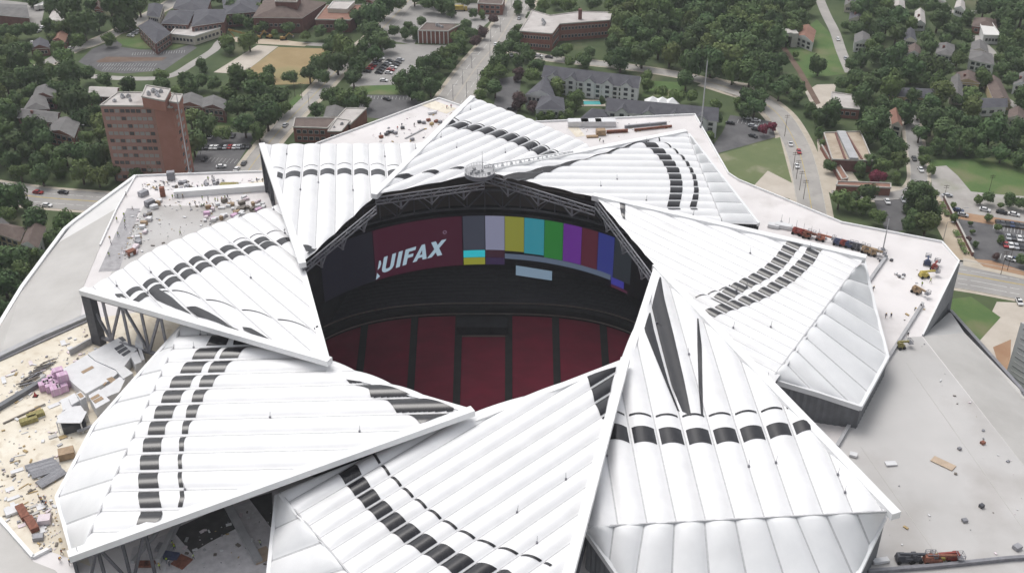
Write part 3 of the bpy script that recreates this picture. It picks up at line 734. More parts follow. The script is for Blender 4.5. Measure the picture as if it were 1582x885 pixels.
area('plaza', [(1540,466),(1640,470),(1640,640),(1490,560),(1520,508)], 'sand', .035)
area('brick_plaza', [(1534,536),(1562,524),(1560,580),(1545,570)], 'redearth', .07)
area('lawn', [(38,92),(100,78),(118,84),(60,104)], 'lawn', .05)
area('lawn', [(432,172),(460,146),(472,152),(446,180)], 'lawn', .05)
area('lawn', [(325,205),(345,180),(365,182),(350,205)], 'lawn', .05)
area('lawn', [(1470,112),(1540,112),(1545,122),(1475,124)], 'lawn', .05)
area('lawn', [(1545,50),(1640,48),(1640,66),(1550,62)], 'lawn', .05)
area('lawn', [(1005,125),(1060,128),(1058,150),(990,150)], 'lawn', .05)
area('yard', [(0,32),(62,46),(70,8),(0,0),(-60,0),(-60,30)], 'asphaltl', .04)
area('dirt_yard', [(355,58),(440,62),(480,68),(470,72),(400,68),(350,64)], 'dirt', .055)
# stall lines
def stalls(p0, p1, n, ln=5.0):
    a, b = at(*p0, 0), at(*p1, 0); d = (b-a).normalized(); nv = Vector((-d.y, d.x, 0)); mb = MB()
    for i in range(n+1):
        q = a+(b-a)*(i/n); mb.poly([q-d*.07-nv*ln/2+Vector((0,0,.09)), q+d*.07-nv*ln/2+Vector((0,0,.09)), q+d*.07+nv*ln/2+Vector((0,0,.09)), q-d*.07+nv*ln/2+Vector((0,0,.09))])
    o = mb.build('parking_marking', M['paintw'], normals=True); o['kind'] = 'structure'
for a, b, n in (((152,101),(240,101),20),((205,84),(285,80),20),((562,151),(640,152),14),((305,228),(388,228),14),((312,246),(370,250),10),((1535,350),(1600,362),12),((1552,378),(1610,392),10),((565,112),(586,92),8),((1140,188),(1185,194),7),((160,107),(245,108),20),((1540,395),(1600,408),10)):
    stalls(a, b, n)
# ------------------------------------------------------------------ buildings
PROT = []                                             # picture circles kept clear of trees
M['brick'] = mat('brick_red', (.20,.085,.065), .85, scale=.35, col2=(.26,.12,.09), detail=6)
M['brickd'] = mat('brick_dark', (.15,.07,.06), .85, scale=.35, col2=(.20,.10,.085), detail=6)
M['bricktower'] = mat('brick_tower', (.38,.215,.18), .85, scale=.2, col2=(.44,.26,.22), detail=6)
M['brickred'] = mat('brick_bright', (.36,.165,.125), .85, scale=.2, col2=(.41,.20,.16), detail=6)
M['cream'] = flat('wall_cream', (.55,.51,.44), .8, var=.08, scale=.3)
M['whitew'] = flat('wall_white', (.62,.62,.62), .8, var=.08, scale=.3)
M['yellow'] = flat('wall_yellow', (.42,.33,.20), .8, var=.1, scale=.3)
M['slate'] = mat('roof_slate', (.075,.075,.088), .85, scale=.3, col2=(.105,.105,.118), detail=6, extra=((.15,.15,.15),.08,.6,.8,.5))
M['shingle'] = mat('roof_shingle', (.13,.125,.125), .85, scale=.3, col2=(.18,.175,.17), detail=6, extra=((.25,.24,.22),.08,.6,.8,.5))
M['brownroof'] = mat('roof_brown', (.115,.085,.075), .85, scale=.3, col2=(.155,.12,.105), detail=6)
M['flatroof'] = mat('roof_flat_light', (.42,.39,.37), .85, scale=.12, col2=(.53,.50,.48), detail=6, extra=((.26,.24,.23),.15,.55,.75,.7))
M['tanroof'] = mat('roof_tan', (.36,.29,.22), .85, scale=.15, col2=(.46,.39,.31), detail=6, extra=((.24,.19,.15),.2,.55,.75,.6))
M['redroof'] = mat('roof_red', (.22,.115,.085), .85, scale=.2, col2=(.28,.16,.12), detail=6)
M['glass'] = flat('window_glass', (.035,.04,.05), .2, spec=.6)
M['blind'] = flat('window_blind', (.36,.34,.33), .4); M['glasst'] = flat('window_glass_soft', (.09,.085,.09), .25, spec=.6)
M['frame'] = flat('window_frame', (.50,.48,.45), .6)
M['trim'] = flat('trim_white', (.66,.65,.63), .6)
WR = random.Random(21)
def face_windows(t, a, b, z0, z1, rows, cols, ww=1.3, wh=1.5, frame=True, inset=1.2):
    a = Vector(a); b = Vector(b); d = (b-a); ln = d.length; d.normalize(); nv = Vector((d.y, -d.x, 0))
    for r in range(rows):
        zc = z0+(z1-z0)*(r+.5)/rows
        for c in range(cols):
            p = a+d*(inset+(ln-2*inset)*(c+.5)/cols)+nv*.06; mb = MB()
            mb.beam((p.x-d.x*ww/2-d.x*.15, p.y-d.y*ww/2-d.y*.15, zc), (p.x+d.x*ww/2+d.x*.15, p.y+d.y*ww/2+d.y*.15, zc), .16, wh+.3, 0)
            p = p+nv*.10
            mb.beam((p.x-d.x*ww/2, p.y-d.y*ww/2, zc), (p.x+d.x*ww/2, p.y+d.y*ww/2, zc), .08, wh, 1)
            tall = rows > 8; mb.build('window', [M['bricktower'] if tall else M['frame'], (M['blind'] if WR.random() < .66 else M['glasst']) if tall else M['glass']], t)
def ccw(w):
    a = sum(w[i].x*w[(i+1)%len(w)].y-w[(i+1)%len(w)].x*w[i].y for i in range(len(w)))
    return w if a > 0 else w[::-1]
def building(name, label, px, h, wall, roof, kind='flat', rise=3.0, z0=0.0, wins=(), group=None, cat='building', dormers=0, prot=None, over=.5, chimney=None, axis=None, parapet=True, parent=None):
    """px: roof-edge outline in the picture at height h; kind flat | hip | gable (quads); wins: (edge, rows, cols)"""
    w = ccw([at(x, y, h) for x, y in px]); n = len(w)
    c = sum(w, Vector())/n
    t = parent or thing(name, label, cat, (c.x, c.y, z0), group)
    cx = sum(p[0] for p in px)/n; cy = sum(p[1] for p in px)/n
    rr = prot if prot is not None else max(math.dist((cx,cy), p) for p in px)*.72
    if z0 < 1: PROT.append((cx, cy+2, rr))
    mb = MB(); mb.prism([(p.x,p.y) for p in w], z0, h); mb.build('wall', M[wall], t)
    if kind == 'flat':
        mb = MB(); mb.poly([(p.x,p.y,h+.05) for p in w]); r_ = mb.build('roof', M[roof], t)
        if parapet:
            mb = MB()
            for i in range(n): mb.beam(w[i]+Vector((0,0,.2)), w[(i+1)%n]+Vector((0,0,.2)), .5, .7)
            mb.build('parapet', M['trim'] if wall in ('whitew','cream') else M['kerbm'], t)
    else:
        e = [w[(i+1)%4]-w[i] for i in range(4)]
        k = 0 if e[0].length >= e[1].length else 1
        if axis is not None: k = axis
        q = [w[(i+k)%4] for i in range(4)]             # long sides q0-q1 and q2-q3
        out = []
        for i in range(4):
            v = (q[i]-c).normalized(); out.append(q[i]+v*over*1.3)
        m0 = (out[1]+out[2])/2; m1 = (out[3]+out[0])/2; ax = (m0-m1)
        ins = ax.normalized()*min(ax.length*.32, (out[1]-out[2]).length*.45) if kind == 'hip' else Vector((0,0,0))
        r0 = m0-ins+Vector((0,0,rise)); r1 = m1+ins+Vector((0,0,rise))
        mb = MB(); vs = out+[r0, r1]; dn = [p-Vector((0,0,.25)) for p in out]
        mb.add(vs, [(0,1,4,5),(2,3,5,4)], 0)
        mb.add(vs, [(1,2,4),(3,0,5)], 0 if kind == 'hip' else 1)
        mb.add(dn+out, [(0,1,5,4),(1,2,6,5),(2,3,7,6),(3,0,4,7),(3,2,1,0)], 2)
        r_ = mb.build('roof', [M[roof], M[wall], M['trim']], t, normals=True)
    if chimney:
        q = c+(w[0]-c)*.3; mb = MB(); mb.box((q.x, q.y, h+rise*.6), (1.2,1.0,rise*.9+1.2)); mb.build('chimney', M[chimney], r_)
    for ed, rows, cols in wins:
        # edge given by two picture points of the outline
        i0 = min(range(n), key=lambda i: math.dist(proj(w[i]), px[ed[0]])); i1 = min(range(n), key=lambda i: math.dist(proj(w[i]), px[ed[1]]))
        a, b = (w[i0], w[i1]) if (i0+1) % n == i1 else (w[i1], w[i0])
        a = Vector((a.x,a.y,0)); b = Vector((b.x,b.y,0))
        face_windows(t, a, b, z0+.5, h-.4, rows, cols, min(2.4, (b-a).length/cols*(.72 if rows > 8 else .55)), min(1.7, (h-z0-.9)/rows*.6))
    t['_h'] = h
    if dormers:
        i0 = min(range(n), key=lambda i: math.dist(proj(w[i]), px[0])); i1 = min(range(n), key=lambda i: math.dist(proj(w[i]), px[1]))
        a, b = w[i0], w[i1]; d = (b-a).normalized(); nv = Vector((d.y,-d.x,0))
        if nv.y > 0: nv = -nv
        for k in range(dormers):
            p = a+(b-a)*((k+.6)/(dormers+.2)); W = 3.0; mb = MB()
            base = [p-d*W+nv*.9, p+d*W+nv*.9, p+d*W-nv*3.2, p-d*W-nv*3.2]
            mb.prism([(q.x,q.y) for q in base], 0.02, h+.4, 0)
            A, B_, C_, D_ = [Vector((q.x,q.y,h+.4)) for q in base]; R0 = (A+B_)/2+Vector((0,0,2.6)); R1 = (C_+D_)/2+Vector((0,0,2.6))-nv*2.5
            mb.add([A,B_,R0], [(0,1,2)], 0)
            e_ = nv*.4; z_ = Vector((0,0,.12))
            mb.add([A-d*.4+e_+z_, R0+e_+z_, R1+z_, D_-d*.4+z_], [(0,1,2,3)], 1); mb.add([B_+d*.4+e_+z_, C_+d*.4+z_, R1+z_, R0+e_+z_], [(0,1,2,3)], 1)
            g_ = mb.build('gable_bay', [M[wall], M[roof]], t, normals=True)
            for zz in (2.2, 5.2, 8.0):
                mb = MB(); q = p+nv*1.0; mb.beam((q.x-d.x*1.1,q.y-d.y*1.1,zz), (q.x+d.x*1.1,q.y+d.y*1.1,zz), .14, 1.6); mb.build('window', M['glass'], g_)
    return t
def clutter_roof(t, px, h, n, seed=1, s=2.0):
    rnd = random.Random(seed); xs = [p[0] for p in px]; ys = [p[1] for p in px]
    cx, cy = sum(xs)/len(xs), sum(ys)/len(ys)
    for i in range(n):
        k = rnd.choice(px); f = rnd.uniform(.1,.6); q = at(cx+(k[0]-cx)*f, cy+(k[1]-cy)*f, h); mb = MB()
        sz = (rnd.uniform(.6,1)*s, rnd.uniform(.5,.9)*s, rnd.uniform(.4,.8)*s); rz = rnd.random()
        mb.box((q.x,q.y,h+.06+sz[2]/2), sz, rz, 0, .94); mb.box((q.x,q.y,h+.06+sz[2]+.15), (sz[0]*.5,sz[1]*.5,.3), rz, 1)
        mb.build('roof_unit', [M['corrugl'], M['steelg']], t)
# brick tower block
tw = building('apartment_tower', 'tall red brown brick tower block with rows of windows beside the left street', [(155,164),(237,165),(219,144),(182,144)], 38, 'bricktower', 'flatroof', wins=(((0,1),10,9),), prot=50)
building('x', '', [(237.3,166),(266,167),(281,148),(252,143)], 38.6, 'brickred', 'flatroof', wins=(((1,2),10,2),), parent=tw)
building('x', '', [(219,150),(254,157),(263,139),(226,133)], 43, 'brickred', 'flatroof', z0=38, parent=tw)
building('x', '', [(262,158),(276,160),(282,147),(268,146)], 41, 'brickred', 'flatroof', z0=38, parent=tw)
clutter_roof(tw, [(165,160),(215,160),(205,147),(185,147)], 38.1, 5, 3); clutter_roof(tw, [(222,148),(250,154),(258,141),(230,136)], 43.1, 8, 4)
PROT += [(205,200,45),(250,205,40),(230,240,40)]
t = building('brick_hall', 'low red brick building with dark and pale roofs behind the upper left petal', [(453,197),(506,199),(520,183),(456,183)], 8, 'brick', 'brownroof', wins=(((0,1),2,5),))
building('x', '', [(506.3,204),(527,204),(541,187),(520.3,184)], 8.2, 'brick', 'flatroof', wins=(((0,1),2,2),), parent=t)
building('x', '', [(541,193),(566,168),(535,168),(521,183)], 7.6, 'brick', 'flatroof', parent=t)
clutter_roof(t, [(510,200),(525,200),(535,190),(522,187)], 8.3, 3, 5, 1.2)
building('shed', 'grey roofed shed behind the brick building with pale roofs', [(500,183),(530,183),(532,168),(505,165)], 5, 'cream', 'shingle', 'gable', 1.5)
# school complex, far left
t = building('school', 'slate roofed brick school complex of several wings beside the curved parking lot', [(214,41),(240,67),(263,51),(236,28)], 7.5, 'brickd', 'slate', 'hip', 3.2, wins=(((0,1),2,6),((1,2),2,5)), prot=30)
for q, k, hh in (([(250,36),(290,38),(300,18),(262,17)],'hip',8.5), ([(268,13),(318,19),(325,-1),(275,-2)],'hip',9), ([(296,41),(345,34),(352,15),(302,15)],'hip',9)):
    building('x', '', q, hh, 'brickd', 'slate', k, 3.2, wins=(((0,1),2,6),), parent=t)
building('x', '', [(263,53),(300,57),(340,44),(330,35),(275,40)], 5.5, 'cream', 'flatroof', wins=(((0,1),1,6),((1,2),1,6)), parent=t); PROT += [(300,45,35),(280,20,35)]
building('apartment_block', 'cream three storey block with rows of windows behind the slate roofed school', [(227,24),(246,27),(252,8),(230,7)], 11, 'cream', 'slate', 'hip', 2.5, wins=(((0,1),3,5),((1,2),3,4)))
building('hall', 'grey hipped hall at the back of the slate roofed school', [(347,22),(396,18),(402,0),(344,0)], 9, 'brickd', 'slate', 'hip', 3.5, wins=(((0,1),2,6),))
t = building('assembly_hall', 'wide brick hall under a huge dark brown hipped roof', [(391,27),(466,28),(503,4),(410,-3)], 10, 'brickd', 'brownroof', 'hip', 5, wins=(((0,1),1,10),))
building('x', '', [(425,3),(458,4),(464,-5),(430,-6)], 17, 'brickd', 'brownroof', z0=11, parent=t)
t = building('red_roofed_hall', 'low brick hall with a red brown roof and a pale raised centre', [(487,31),(541,32),(570,8),(505,9)], 8, 'brickd', 'redroof', wins=(((0,1),1,8),))
building('x', '', [(506,14),(536,15),(548,3),(515,3)], 10.5, 'cream', 'flatroof', z0=8, parent=t)
t = building('brick_office', 'small red brick office with white pilasters above the half filled parking lot', [(646,48),(692,49),(713,38),(658,36)], 8, 'brick', 'brownroof', prot=30)
a, b = at(646,48,8), at(692,49,8)
for k in range(8):
    p_ = a+(b-a)*(k/7); mb = MB(); mb.box((p_.x, p_.y-.12, 4), (.6,.35,8)); mb.build('pilaster', M['trim'], t)
clutter_roof(t, [(665,44),(690,45),(695,40),(670,39)], 8.1, 4, 8, 2.2)
t = building('brick_school', 'two storey brick school with a pale L-shaped roof and a chimney beside the boulevard', [(803,49),(853,53),(864,38),(942,32),(945,20),(895,19),(850,25),(822,17),(815,30)], 11, 'brick', 'flatroof', wins=(((0,1),2,10),((1,2),2,7),((2,3),2,14),((3,4),2,3)), prot=25)
q = at(896,30,11); mb = MB(); mb.box((q.x,q.y,14), (2.2,2.2,7)); mb.build('chimney', M['brickd'], t); PROT += [(905,48,30),(825,60,22),(865,55,25),(935,42,18)]
clutter_roof(t, [(825,45),(850,46),(860,34),(835,28)], 11.1, 5, 9)
# lodge buildings with grey roofs
t = building('lodge', 'long white gabled lodge with a slate roof, farther of the two', [(838,119),(985,137),(989,121),(846,104)], 9, 'whitew', 'slate', 'gable', 4.0, dormers=5, wins=(((0,1),3,16),), prot=26)
PROT += [(905,128,28),(950,132,28),(870,120,24),(980,135,16)]
t = building('lodge', 'long white gabled lodge just behind the top right roof deck', [(937,172),(1108,188),(1108,168),(941,153)], 9, 'whitew', 'slate', 'gable', 4.0, dormers=4, wins=(((0,1),3,14),), prot=22)
PROT += [(1000,170,24),(1050,175,24),(1090,178,20),(950,162,18)]
t = building('lodge', 'white lodge wing under crossed grey gables beside the asphalt lot', [(812,146),(858,152),(850,128),(836,125)], 8, 'whitew', 'slate', 'gable', 3.6, wins=(((0,1),2,6),), prot=22)
building('x', '', [(828,169),(872,170),(870,152),(836,150)], 8, 'whitew', 'slate', 'hip', 3.4, wins=(((0,1),2,6),), parent=t)
building('pavilion', 'small grey hip roofed pavilion beside the lodge pool', [(893,186),(941,187),(944,172),(915,168)], 6, 'whitew', 'slate', 'hip', 3.5, prot=16)
t = thing('marquee', 'white tented marquee behind the front lodge', 'tent', at(1023,155,0)); mb = MB()
for k, (x, y) in enumerate(((1008,158),(1023,159),(1038,160))):
    c = at(x, y, 3); vs = [c+Vector((-4,-4,0)), c+Vector((4,-4,0)), c+Vector((4,4,0)), c+Vector((-4,4,0)), c+Vector((0,0,3.5))]
    mb.add(vs, [(0,1,4),(1,2,4),(2,3,4),(3,0,4)]); mb.add(vs[:4]+[v-Vector((0,0,2.9)) for v in vs[:4]], [(0,4,5,1),(1,5,6,2),(2,6,7,3),(3,7,4,0)])
mb.build('canvas', flat('canvas_white', (.8,.8,.8), .7), t); PROT.append((1023,150,16))
t = thing('swimming_pool', 'small turquoise swimming pool between the lodge buildings', 'pool', at(915,160,.1)); mb = MB(); q = at(915,160,0)
mb.box((q.x,q.y,.15), (14,9,.3)); mb.build('pool_deck', M['sidewalk'], t); mb = MB(); mb.box((q.x,q.y,.34), (10,5,.05)); mb.build('pool_water', flat('pool_water', (.10,.42,.42), .1), t); PROT.append((915,157,12))
# right hand side
t = building('derelict_house', 'derelict white house with a rusty red roof beside the railway cutting', [(1229,55),(1256,66),(1260,48),(1236,40)], 6, 'whitew', 'redroof', 'gable', 2.5, wins=(((0,1),2,3),))
t = thing('tunnel_portal', 'grey concrete railway tunnel mouth in the wood', 'tunnel', at(1212,72,0)); q = at(1212,73,0); mb = MB()
mb.box((q.x-5.5,q.y+3,4.5), (4,8,9)); mb.box((q.x+5.5,q.y+3,4.5), (4,8,9)); mb.box((q.x,q.y+3,8.2), (7,8,2.5)); mb.build('headwall', M['kerbm'], t)
mb = MB(); mb.box((q.x,q.y+5,3.5), (7,4,7)); mb.build('tunnel_mouth', M['dark'], t); PROT.append((1212,66,12))
building('brick_shed', 'roofless looking brick shed with a pinkish flat roof by the yard', [(1283,166),(1328,170),(1318,148),(1285,143)], 5.5, 'brick', 'flatroof', wins=(((0,1),1,4),))
t = building('transit_station', 'long brown transit station roof with a grey skylight strip beside the right street', [(1286,247),(1348,249),(1329,204),(1273,206)], 6, 'brickd', 'tanroof', prot=34)
mb = MB(); a, b = at(1299,205,6.3), at(1319,247,6.3); mb.beam(a+Vector((0,0,.5)), b+Vector((0,0,.5)), 4.2, 1.1); mb.build('skylight', M['corrugl'], t)
mb = MB(); a, b = at(1291,206,6.3), at(1306,247,6.3); mb.beam(a, b, .8, 1.0); a, b = at(1307,206,6.3), at(1332,247,6.3); mb.beam(a, b, .8, 1.0); mb.build('roof_beam', M['brickd'], t)
building('canopy', 'low red brown brick canopy across the station forecourt', [(1292,287),(1376,291),(1376,284),(1294,281)], 4, 'brick', 'redroof')
building('canopy', 'sloping brown entrance wall left of the station roof', [(1268,222),(1276,222),(1310,276),(1301,278)], 3, 'brick', 'redroof')
PROT += [(1330,285,22),(1290,250,20)]
hs = [ # outline, height, wall, roof, kind, label
 ([(1320,66),(1345,67),(1343,54),(1321,54)],6,'whitew','shingle','gable','grey roofed house just right of the narrow lane'),
 ([(1312,30),(1336,31),(1335,20),(1314,20)],6,'cream','slate','gable','dark roofed house at the top end of the narrow lane'),
 ([(1397,62),(1416,64),(1413,48),(1399,48)],6,'cream','slate','gable','slate roofed narrow house among the dark crowns'),
 ([(1401,83),(1423,85),(1421,73),(1404,72)],5,'whitew','brownroof','gable','small white house with a brown roof below the slate one'),
 ([(1446,82),(1476,88),(1474,70),(1450,67)],6.5,'whitew','shingle','hip','white two storey house with a pale grey hipped roof'),
 ([(1412,36),(1430,37),(1428,18),(1414,18)],5,'whitew','flatroof','gable','pale house with a whitish roof near the top edge'),
 ([(1497,92),(1536,100),(1532,84),(1500,78)],6.5,'whitew','shingle','hip','big white house with a long front and a grey roof'),
 ([(1499,78),(1527,82),(1524,68),(1502,66)],6.5,'cream','shingle','gable','house with a pale grey gable behind the big white house'),
 ([(1374,148),(1450,152),(1448,138),(1376,135)],5,'yellow','slate','gable','long yellow house under a dark slate roof'),
 ([(1476,126),(1513,129),(1512,116),(1478,113)],5,'yellow','brownroof','gable','ochre house with a brown roof and white posts'),
 ([(1468,148),(1488,150),(1486,120),(1470,120)],5,'cream','shingle','gable','grey roofed house standing end on beside the ochre house'),
 ([(1535,154),(1562,158),(1545,123),(1522,122)],5,'yellow','brownroof','gable','brown roofed house standing end on at the right'),
 ([(1500,168),(1555,165),(1552,152),(1504,152)],5,'whitew','slate','gable','slate roofed house with a pale gable end among trees'),
 ([(1378,192),(1394,196),(1390,174),(1375,172)],6,'cream','redroof','gable','narrow house with a faded reddish roof between two big crowns'),
 ([(1557,182),(1585,186),(1583,172),(1560,170)],5,'cream','brownroof','gable','small dark roofed house by the right picture edge'),
 ([(1502,40),(1540,44),(1538,30),(1506,28)],5,'brick','brownroof','hip','brown hipped roof next to the bright white roof'),
 ([(1520,55),(1546,56),(1532,36),(1514,37)],5.5,'whitew','trim','flat','bright white flat roofed building'),
 ([(1566,130),(1590,135),(1592,118),(1570,116)],6,'whitew','shingle','gable','white gabled house cut by the right picture edge'),
 ([(1305,8),(1322,9),(1321,-2),(1307,-2)],5,'cream','shingle','gable','grey roofed house at the very top by the lane'),
 ([(1378,12),(1398,13),(1397,2),(1380,2)],5,'cream','flatroof','gable','pale roofed house at the top among the trees'),
 ([(1475,12),(1492,18),(1490,4),(1478,2)],5,'whitew','flatroof','gable','white house with a pale roof by the top lane'),
 ([(52,148),(84,151),(86,138),(56,135)],7,'brickd','shingle','gable','brick house with a grey gable roof left of the tower'),
 ([(36,170),(76,168),(70,150),(50,148)],7,'brickd','shingle','hip','brick house with a grey hipped roof by the left trees'),
 ([(28,182),(88,190),(92,174),(34,168)],7,'brickd','shingle','gable','long brick row house with a pale grey roof'),
 ([(74,203),(114,212),(122,190),(86,184)],7,'brick','shingle','gable','brick row house with a gable end facing the camera'),
 ([(138,148),(180,150),(183,136),(142,134)],7,'brickd','flatroof','gable','pale roofed brick building behind the tower'),
 ([(276,163),(312,165),(312,150),(280,148)],7.5,'brick','shingle','gable','brick townhouse with a pale roof just right of the tower'),
 ([(313,166),(347,170),(348,155),(314,152)],7.5,'brickd','shingle','gable','brick townhouse with porches right of the tower'),
 ([(-12,358),(30,372),(38,352),(-6,342)],6,'yellow','brownroof','hip','brown hip roofed house below the left avenue'),
 ([(34,376),(58,384),(70,352),(44,348)],6,'whitew','brownroof','gable','brown roofed house with a pale gable beside the stadium rim'),
 ([(-8,352),(8,356),(12,346),(-6,342)],6,'cream','shingle','gable','small house at the left picture edge below the avenue'),
 ([(82,62),(100,66),(104,54),(86,50)],5,'brick','redroof','gable','small brick house with a reddish roof by the upper left street'),
 ([(48,76),(76,74),(74,64),(52,64)],5,'brickd','slate','gable','dark roofed house among parked cars at the upper left'),
 ([(146,14),(158,16),(158,6),(147,6)],5,'brick','brownroof','gable','small brick house above the upper left street'),
 ([(560,4),(578,5),(580,-6),(562,-6)],6,'brick','brownroof','gable','brick house at the top edge beside the tall trees'),
 ([(738,6),(776,8),(780,-6),(742,-8)],7,'brick','brownroof','flat','red brick block at the top end of the boulevard'),
]
for q, h, wl, rf, kd, lb in hs:
    building('house' if kd != 'flat' else 'building', lb, q, h, wl, rf, kd, 2.4, wins=(((0,1),2 if h > 5.5 else 1,4),((1,2),1,2)), cat='house' if kd != 'flat' else 'building', chimney='brickd' if (len(lb) % 3 == 0 and kd != 'flat') else None)
t = building('warehouse', 'grey roofed warehouse with white loading doors at the top left', [(-40,20),(45,28),(40,8),(-40,4)], 8, 'brickd', 'shingle', 'gable', 2)
for k in range(5):
    a = at(2+k*9, 25.5+k*.7, 6); mb = MB(); mb.box((a.x,a.y-.5,2.8), (3.4,.4,5)); mb.build('loading_door', M['trim'], t)
building('long_store', 'long white metal store beside the warehouse', [(72,34),(98,37),(103,14),(84,12)], 5, 'whitew', 'flatroof', 'gable', 1.5)
# tall white louvred block at the right edge
M['pipew'] = flat('louvre_grey', (.42,.42,.43), .6)
hgt = 26.0; a = at(1577,498,hgt); a.z = 0; b_ = a+Vector((17,-34,0)); c_ = b_+Vector((45,10,0)); d_ = a+Vector((45,10,0))
t = thing('office_block', 'tall white louvred block with dark window bands at the right edge', 'building', (a.x,a.y,0))
mb = MB(); mb.prism([(p.x,p.y) for p in (a,b_,c_,d_)], 0, hgt); mb.build('wall', flat('cladding_bright', (.78,.78,.78), .6), t)
mb = MB(); mb.poly([(p.x,p.y,hgt+.06) for p in (a,b_,c_,d_)]); mb.build('roof', M['flatroof'], t, normals=True)
k = 0; zz = 1.5
while zz < hgt-1:
    for p_, q_ in ((a,b_),(d_,a)):
        mb = MB(); p2 = p_+(q_-p_)*.04; q2 = p_+(q_-p_)*.96; mb.beam((p2.x,p2.y,zz), (q2.x,q2.y,zz), .16, .5 if k % 2 == 0 else .12); mb.build('window_band' if k % 2 == 0 else 'louvre', M['pipew'] if k % 2 == 0 else M['trim'], t)
    zz += 1.9; k += 1
PROT.append((1570,550,20))
# ------------------------------------------------------------------ trees
def leafmat(name, c1, c2, rnd=.26):
    return mat(name, c1, .75, scale=.55, col2=c2, obj_rand=rnd, spec=.15, detail=3, ramp=(.3,.7))
M['leafd'] = leafmat('leaf_dark', (.054,.096,.040), (.105,.155,.062))
M['leafm'] = leafmat('leaf_mid', (.076,.122,.044), (.135,.188,.066))
M['leafl'] = leafmat('leaf_light', (.085,.125,.045), (.15,.19,.07))
M['leafr'] = leafmat('leaf_plum', (.085,.055,.055), (.12,.08,.075), .1)
M['leafp'] = leafmat('blossom_pink', (.16,.03,.05), (.24,.05,.08), .05)
M['bark'] = flat('bark', (.085,.065,.05), .9, var=.25, scale=2)
def crown_mesh(seed, sx, sz, lobes, nleaf, leaf):
    rnd = random.Random(seed); vs, fs = [], []
    L = []
    for i in range(lobes):
        a = rnd.uniform(0, 6.283); r = math.sqrt(rnd.random())*.62*sx; zz = rnd.uniform(-.45,.55)*sz
        k = 1-.35*abs(zz)/sz
        L.append((Vector((r*k*math.cos(a), r*k*math.sin(a), zz)), rnd.uniform(.30,.50)))
    L.append((Vector((0,0,.1*sz)), .55))
    def rv():
        while True:
            v = Vector((rnd.uniform(-1,1), rnd.uniform(-1,1), rnd.uniform(-1,1)))
            if .05 < v.length < 1: return v.normalized()
    for c, r in L:
        n = int(nleaf*r*r*5)
        for k in range(n):
            d = rv()
            if d.z < -.55 and rnd.random() < .7: continue
            p = c+d*r*rnd.uniform(.72,1.10)
            if any((p-c2).length < r2*.70 for c2, r2 in L if c2 is not c): continue
            nn = (d+rv()*.5).normalized(); x = nn.cross(rv()).normalized(); y = nn.cross(x)
            s = leaf*rnd.uniform(.6,1.35); b = len(vs)
            vs += [p-x*s-y*s*.5, p+x*s*.3-y*s*.8, p+x*s+y*s*.35, p-x*s*.25+y*s*.8]; fs.append((b,b+1,b+2,b+3))
        # leafy heart so that the sky does not show straight through
        b = len(vs); rr = r*.66; nu, nv_ = 7, 5
        for iv in range(1, nv_):
            for iu in range(nu):
                th = math.pi*iv/nv_; ph = 2*math.pi*iu/nu; q = rr*rnd.uniform(.85,1.12)
                vs.append(c+Vector((q*math.sin(th)*math.cos(ph), q*math.sin(th)*math.sin(ph), q*math.cos(th))))
        for iv in range(nv_-2):
            for iu in range(nu): fs.append((b+iv*nu+iu, b+(iv+1)*nu+iu, b+(iv+1)*nu+(iu+1)%nu, b+iv*nu+(iu+1)%nu))
        fs.append(tuple(b+i for i in range(nu))); fs.append(tuple(b+(nv_-2)*nu+i for i in range(nu))[::-1])
    me = bpy.data.meshes.new('crown'); me.from_pydata([tuple(v) for v in vs], [], fs); me.update(); return me
CR = [crown_mesh(s, sx, sz, lo, 150, .085) for s, sx, sz, lo in ((1,1,.75,11),(2,1,.85,12),(3,.9,1.0,11),(4,1.05,.7,13),(5,.8,1.2,10))]
CRC = crown_mesh(9, .45, 1.5, 10, 150, .085)          # narrow evergreen
def trunk_mesh(seed):
    rnd = random.Random(seed); mb = MB(); mb.tube((0,0,-1.25), (0,0,-.3), .085, .06, 7)
    for k in range(5):
        a = 6.283*k/5+rnd.random(); e = Vector((.5*math.cos(a), .5*math.sin(a), rnd.uniform(-.05,.4))); mb.tube((0,0,-.45), e, .045, .015, 5)
    me = bpy.data.meshes.new('trunk'); me.from_pydata(mb.v, [], mb.f); me.materials.append(M['bark']); me.update(); return me
TR = [trunk_mesh(s) for s in (1,2)]
CRM = {}
def crown_of(k, mk):
    if (k, mk) not in CRM:
        me = (CRC if k == 'c' else CR[k]).copy(); me.name = 'crown_'+mk; me.materials.append(M[mk]); CRM[(k, mk)] = me
    return CRM[(k, mk)]
TREES = []                                            # px, py, r px, kind, place phrase
def T(place, *l, kind='d'):
    for x in l: TREES.append((x[0], x[1], x[2], x[3] if len(x) > 3 else kind, place))
T('at the upper left picture edge', (8,48,11),(25,50,12),(48,45,12),(74,40,9),(32,100,18),(45,118,20),(75,112,14,'m'),(105,122,20),(10,130,18),(5,100,15,'m'),(60,92,10,'m'),(90,72,10,'m'))
T('beside the upper left street', (110,22,22),(128,40,20),(150,32,14),(188,14,25),(215,10,14),(170,8,14),(140,8,12),(235,40,5,'m'),(205,38,6,'m'),(120,62,12,'m'))
T('between tower and curved lot', (160,125,12),(197,130,14),(250,118,12,'m'),(285,126,14),(310,127,12),(331,130,12),(365,120,15,'m'),(355,146,13,'m'),(312,101,9),(354,76,8))
T('right of the brick tower', (366,166,18),(392,140,18),(426,150,20),(412,180,20),(398,165,18),(378,195,16),(317,192,17),(343,207,12,'m'),(437,168,12,'m'),(400,205,13,'m'),(416,112,9),(447,120,11),(335,170,10,'m'))
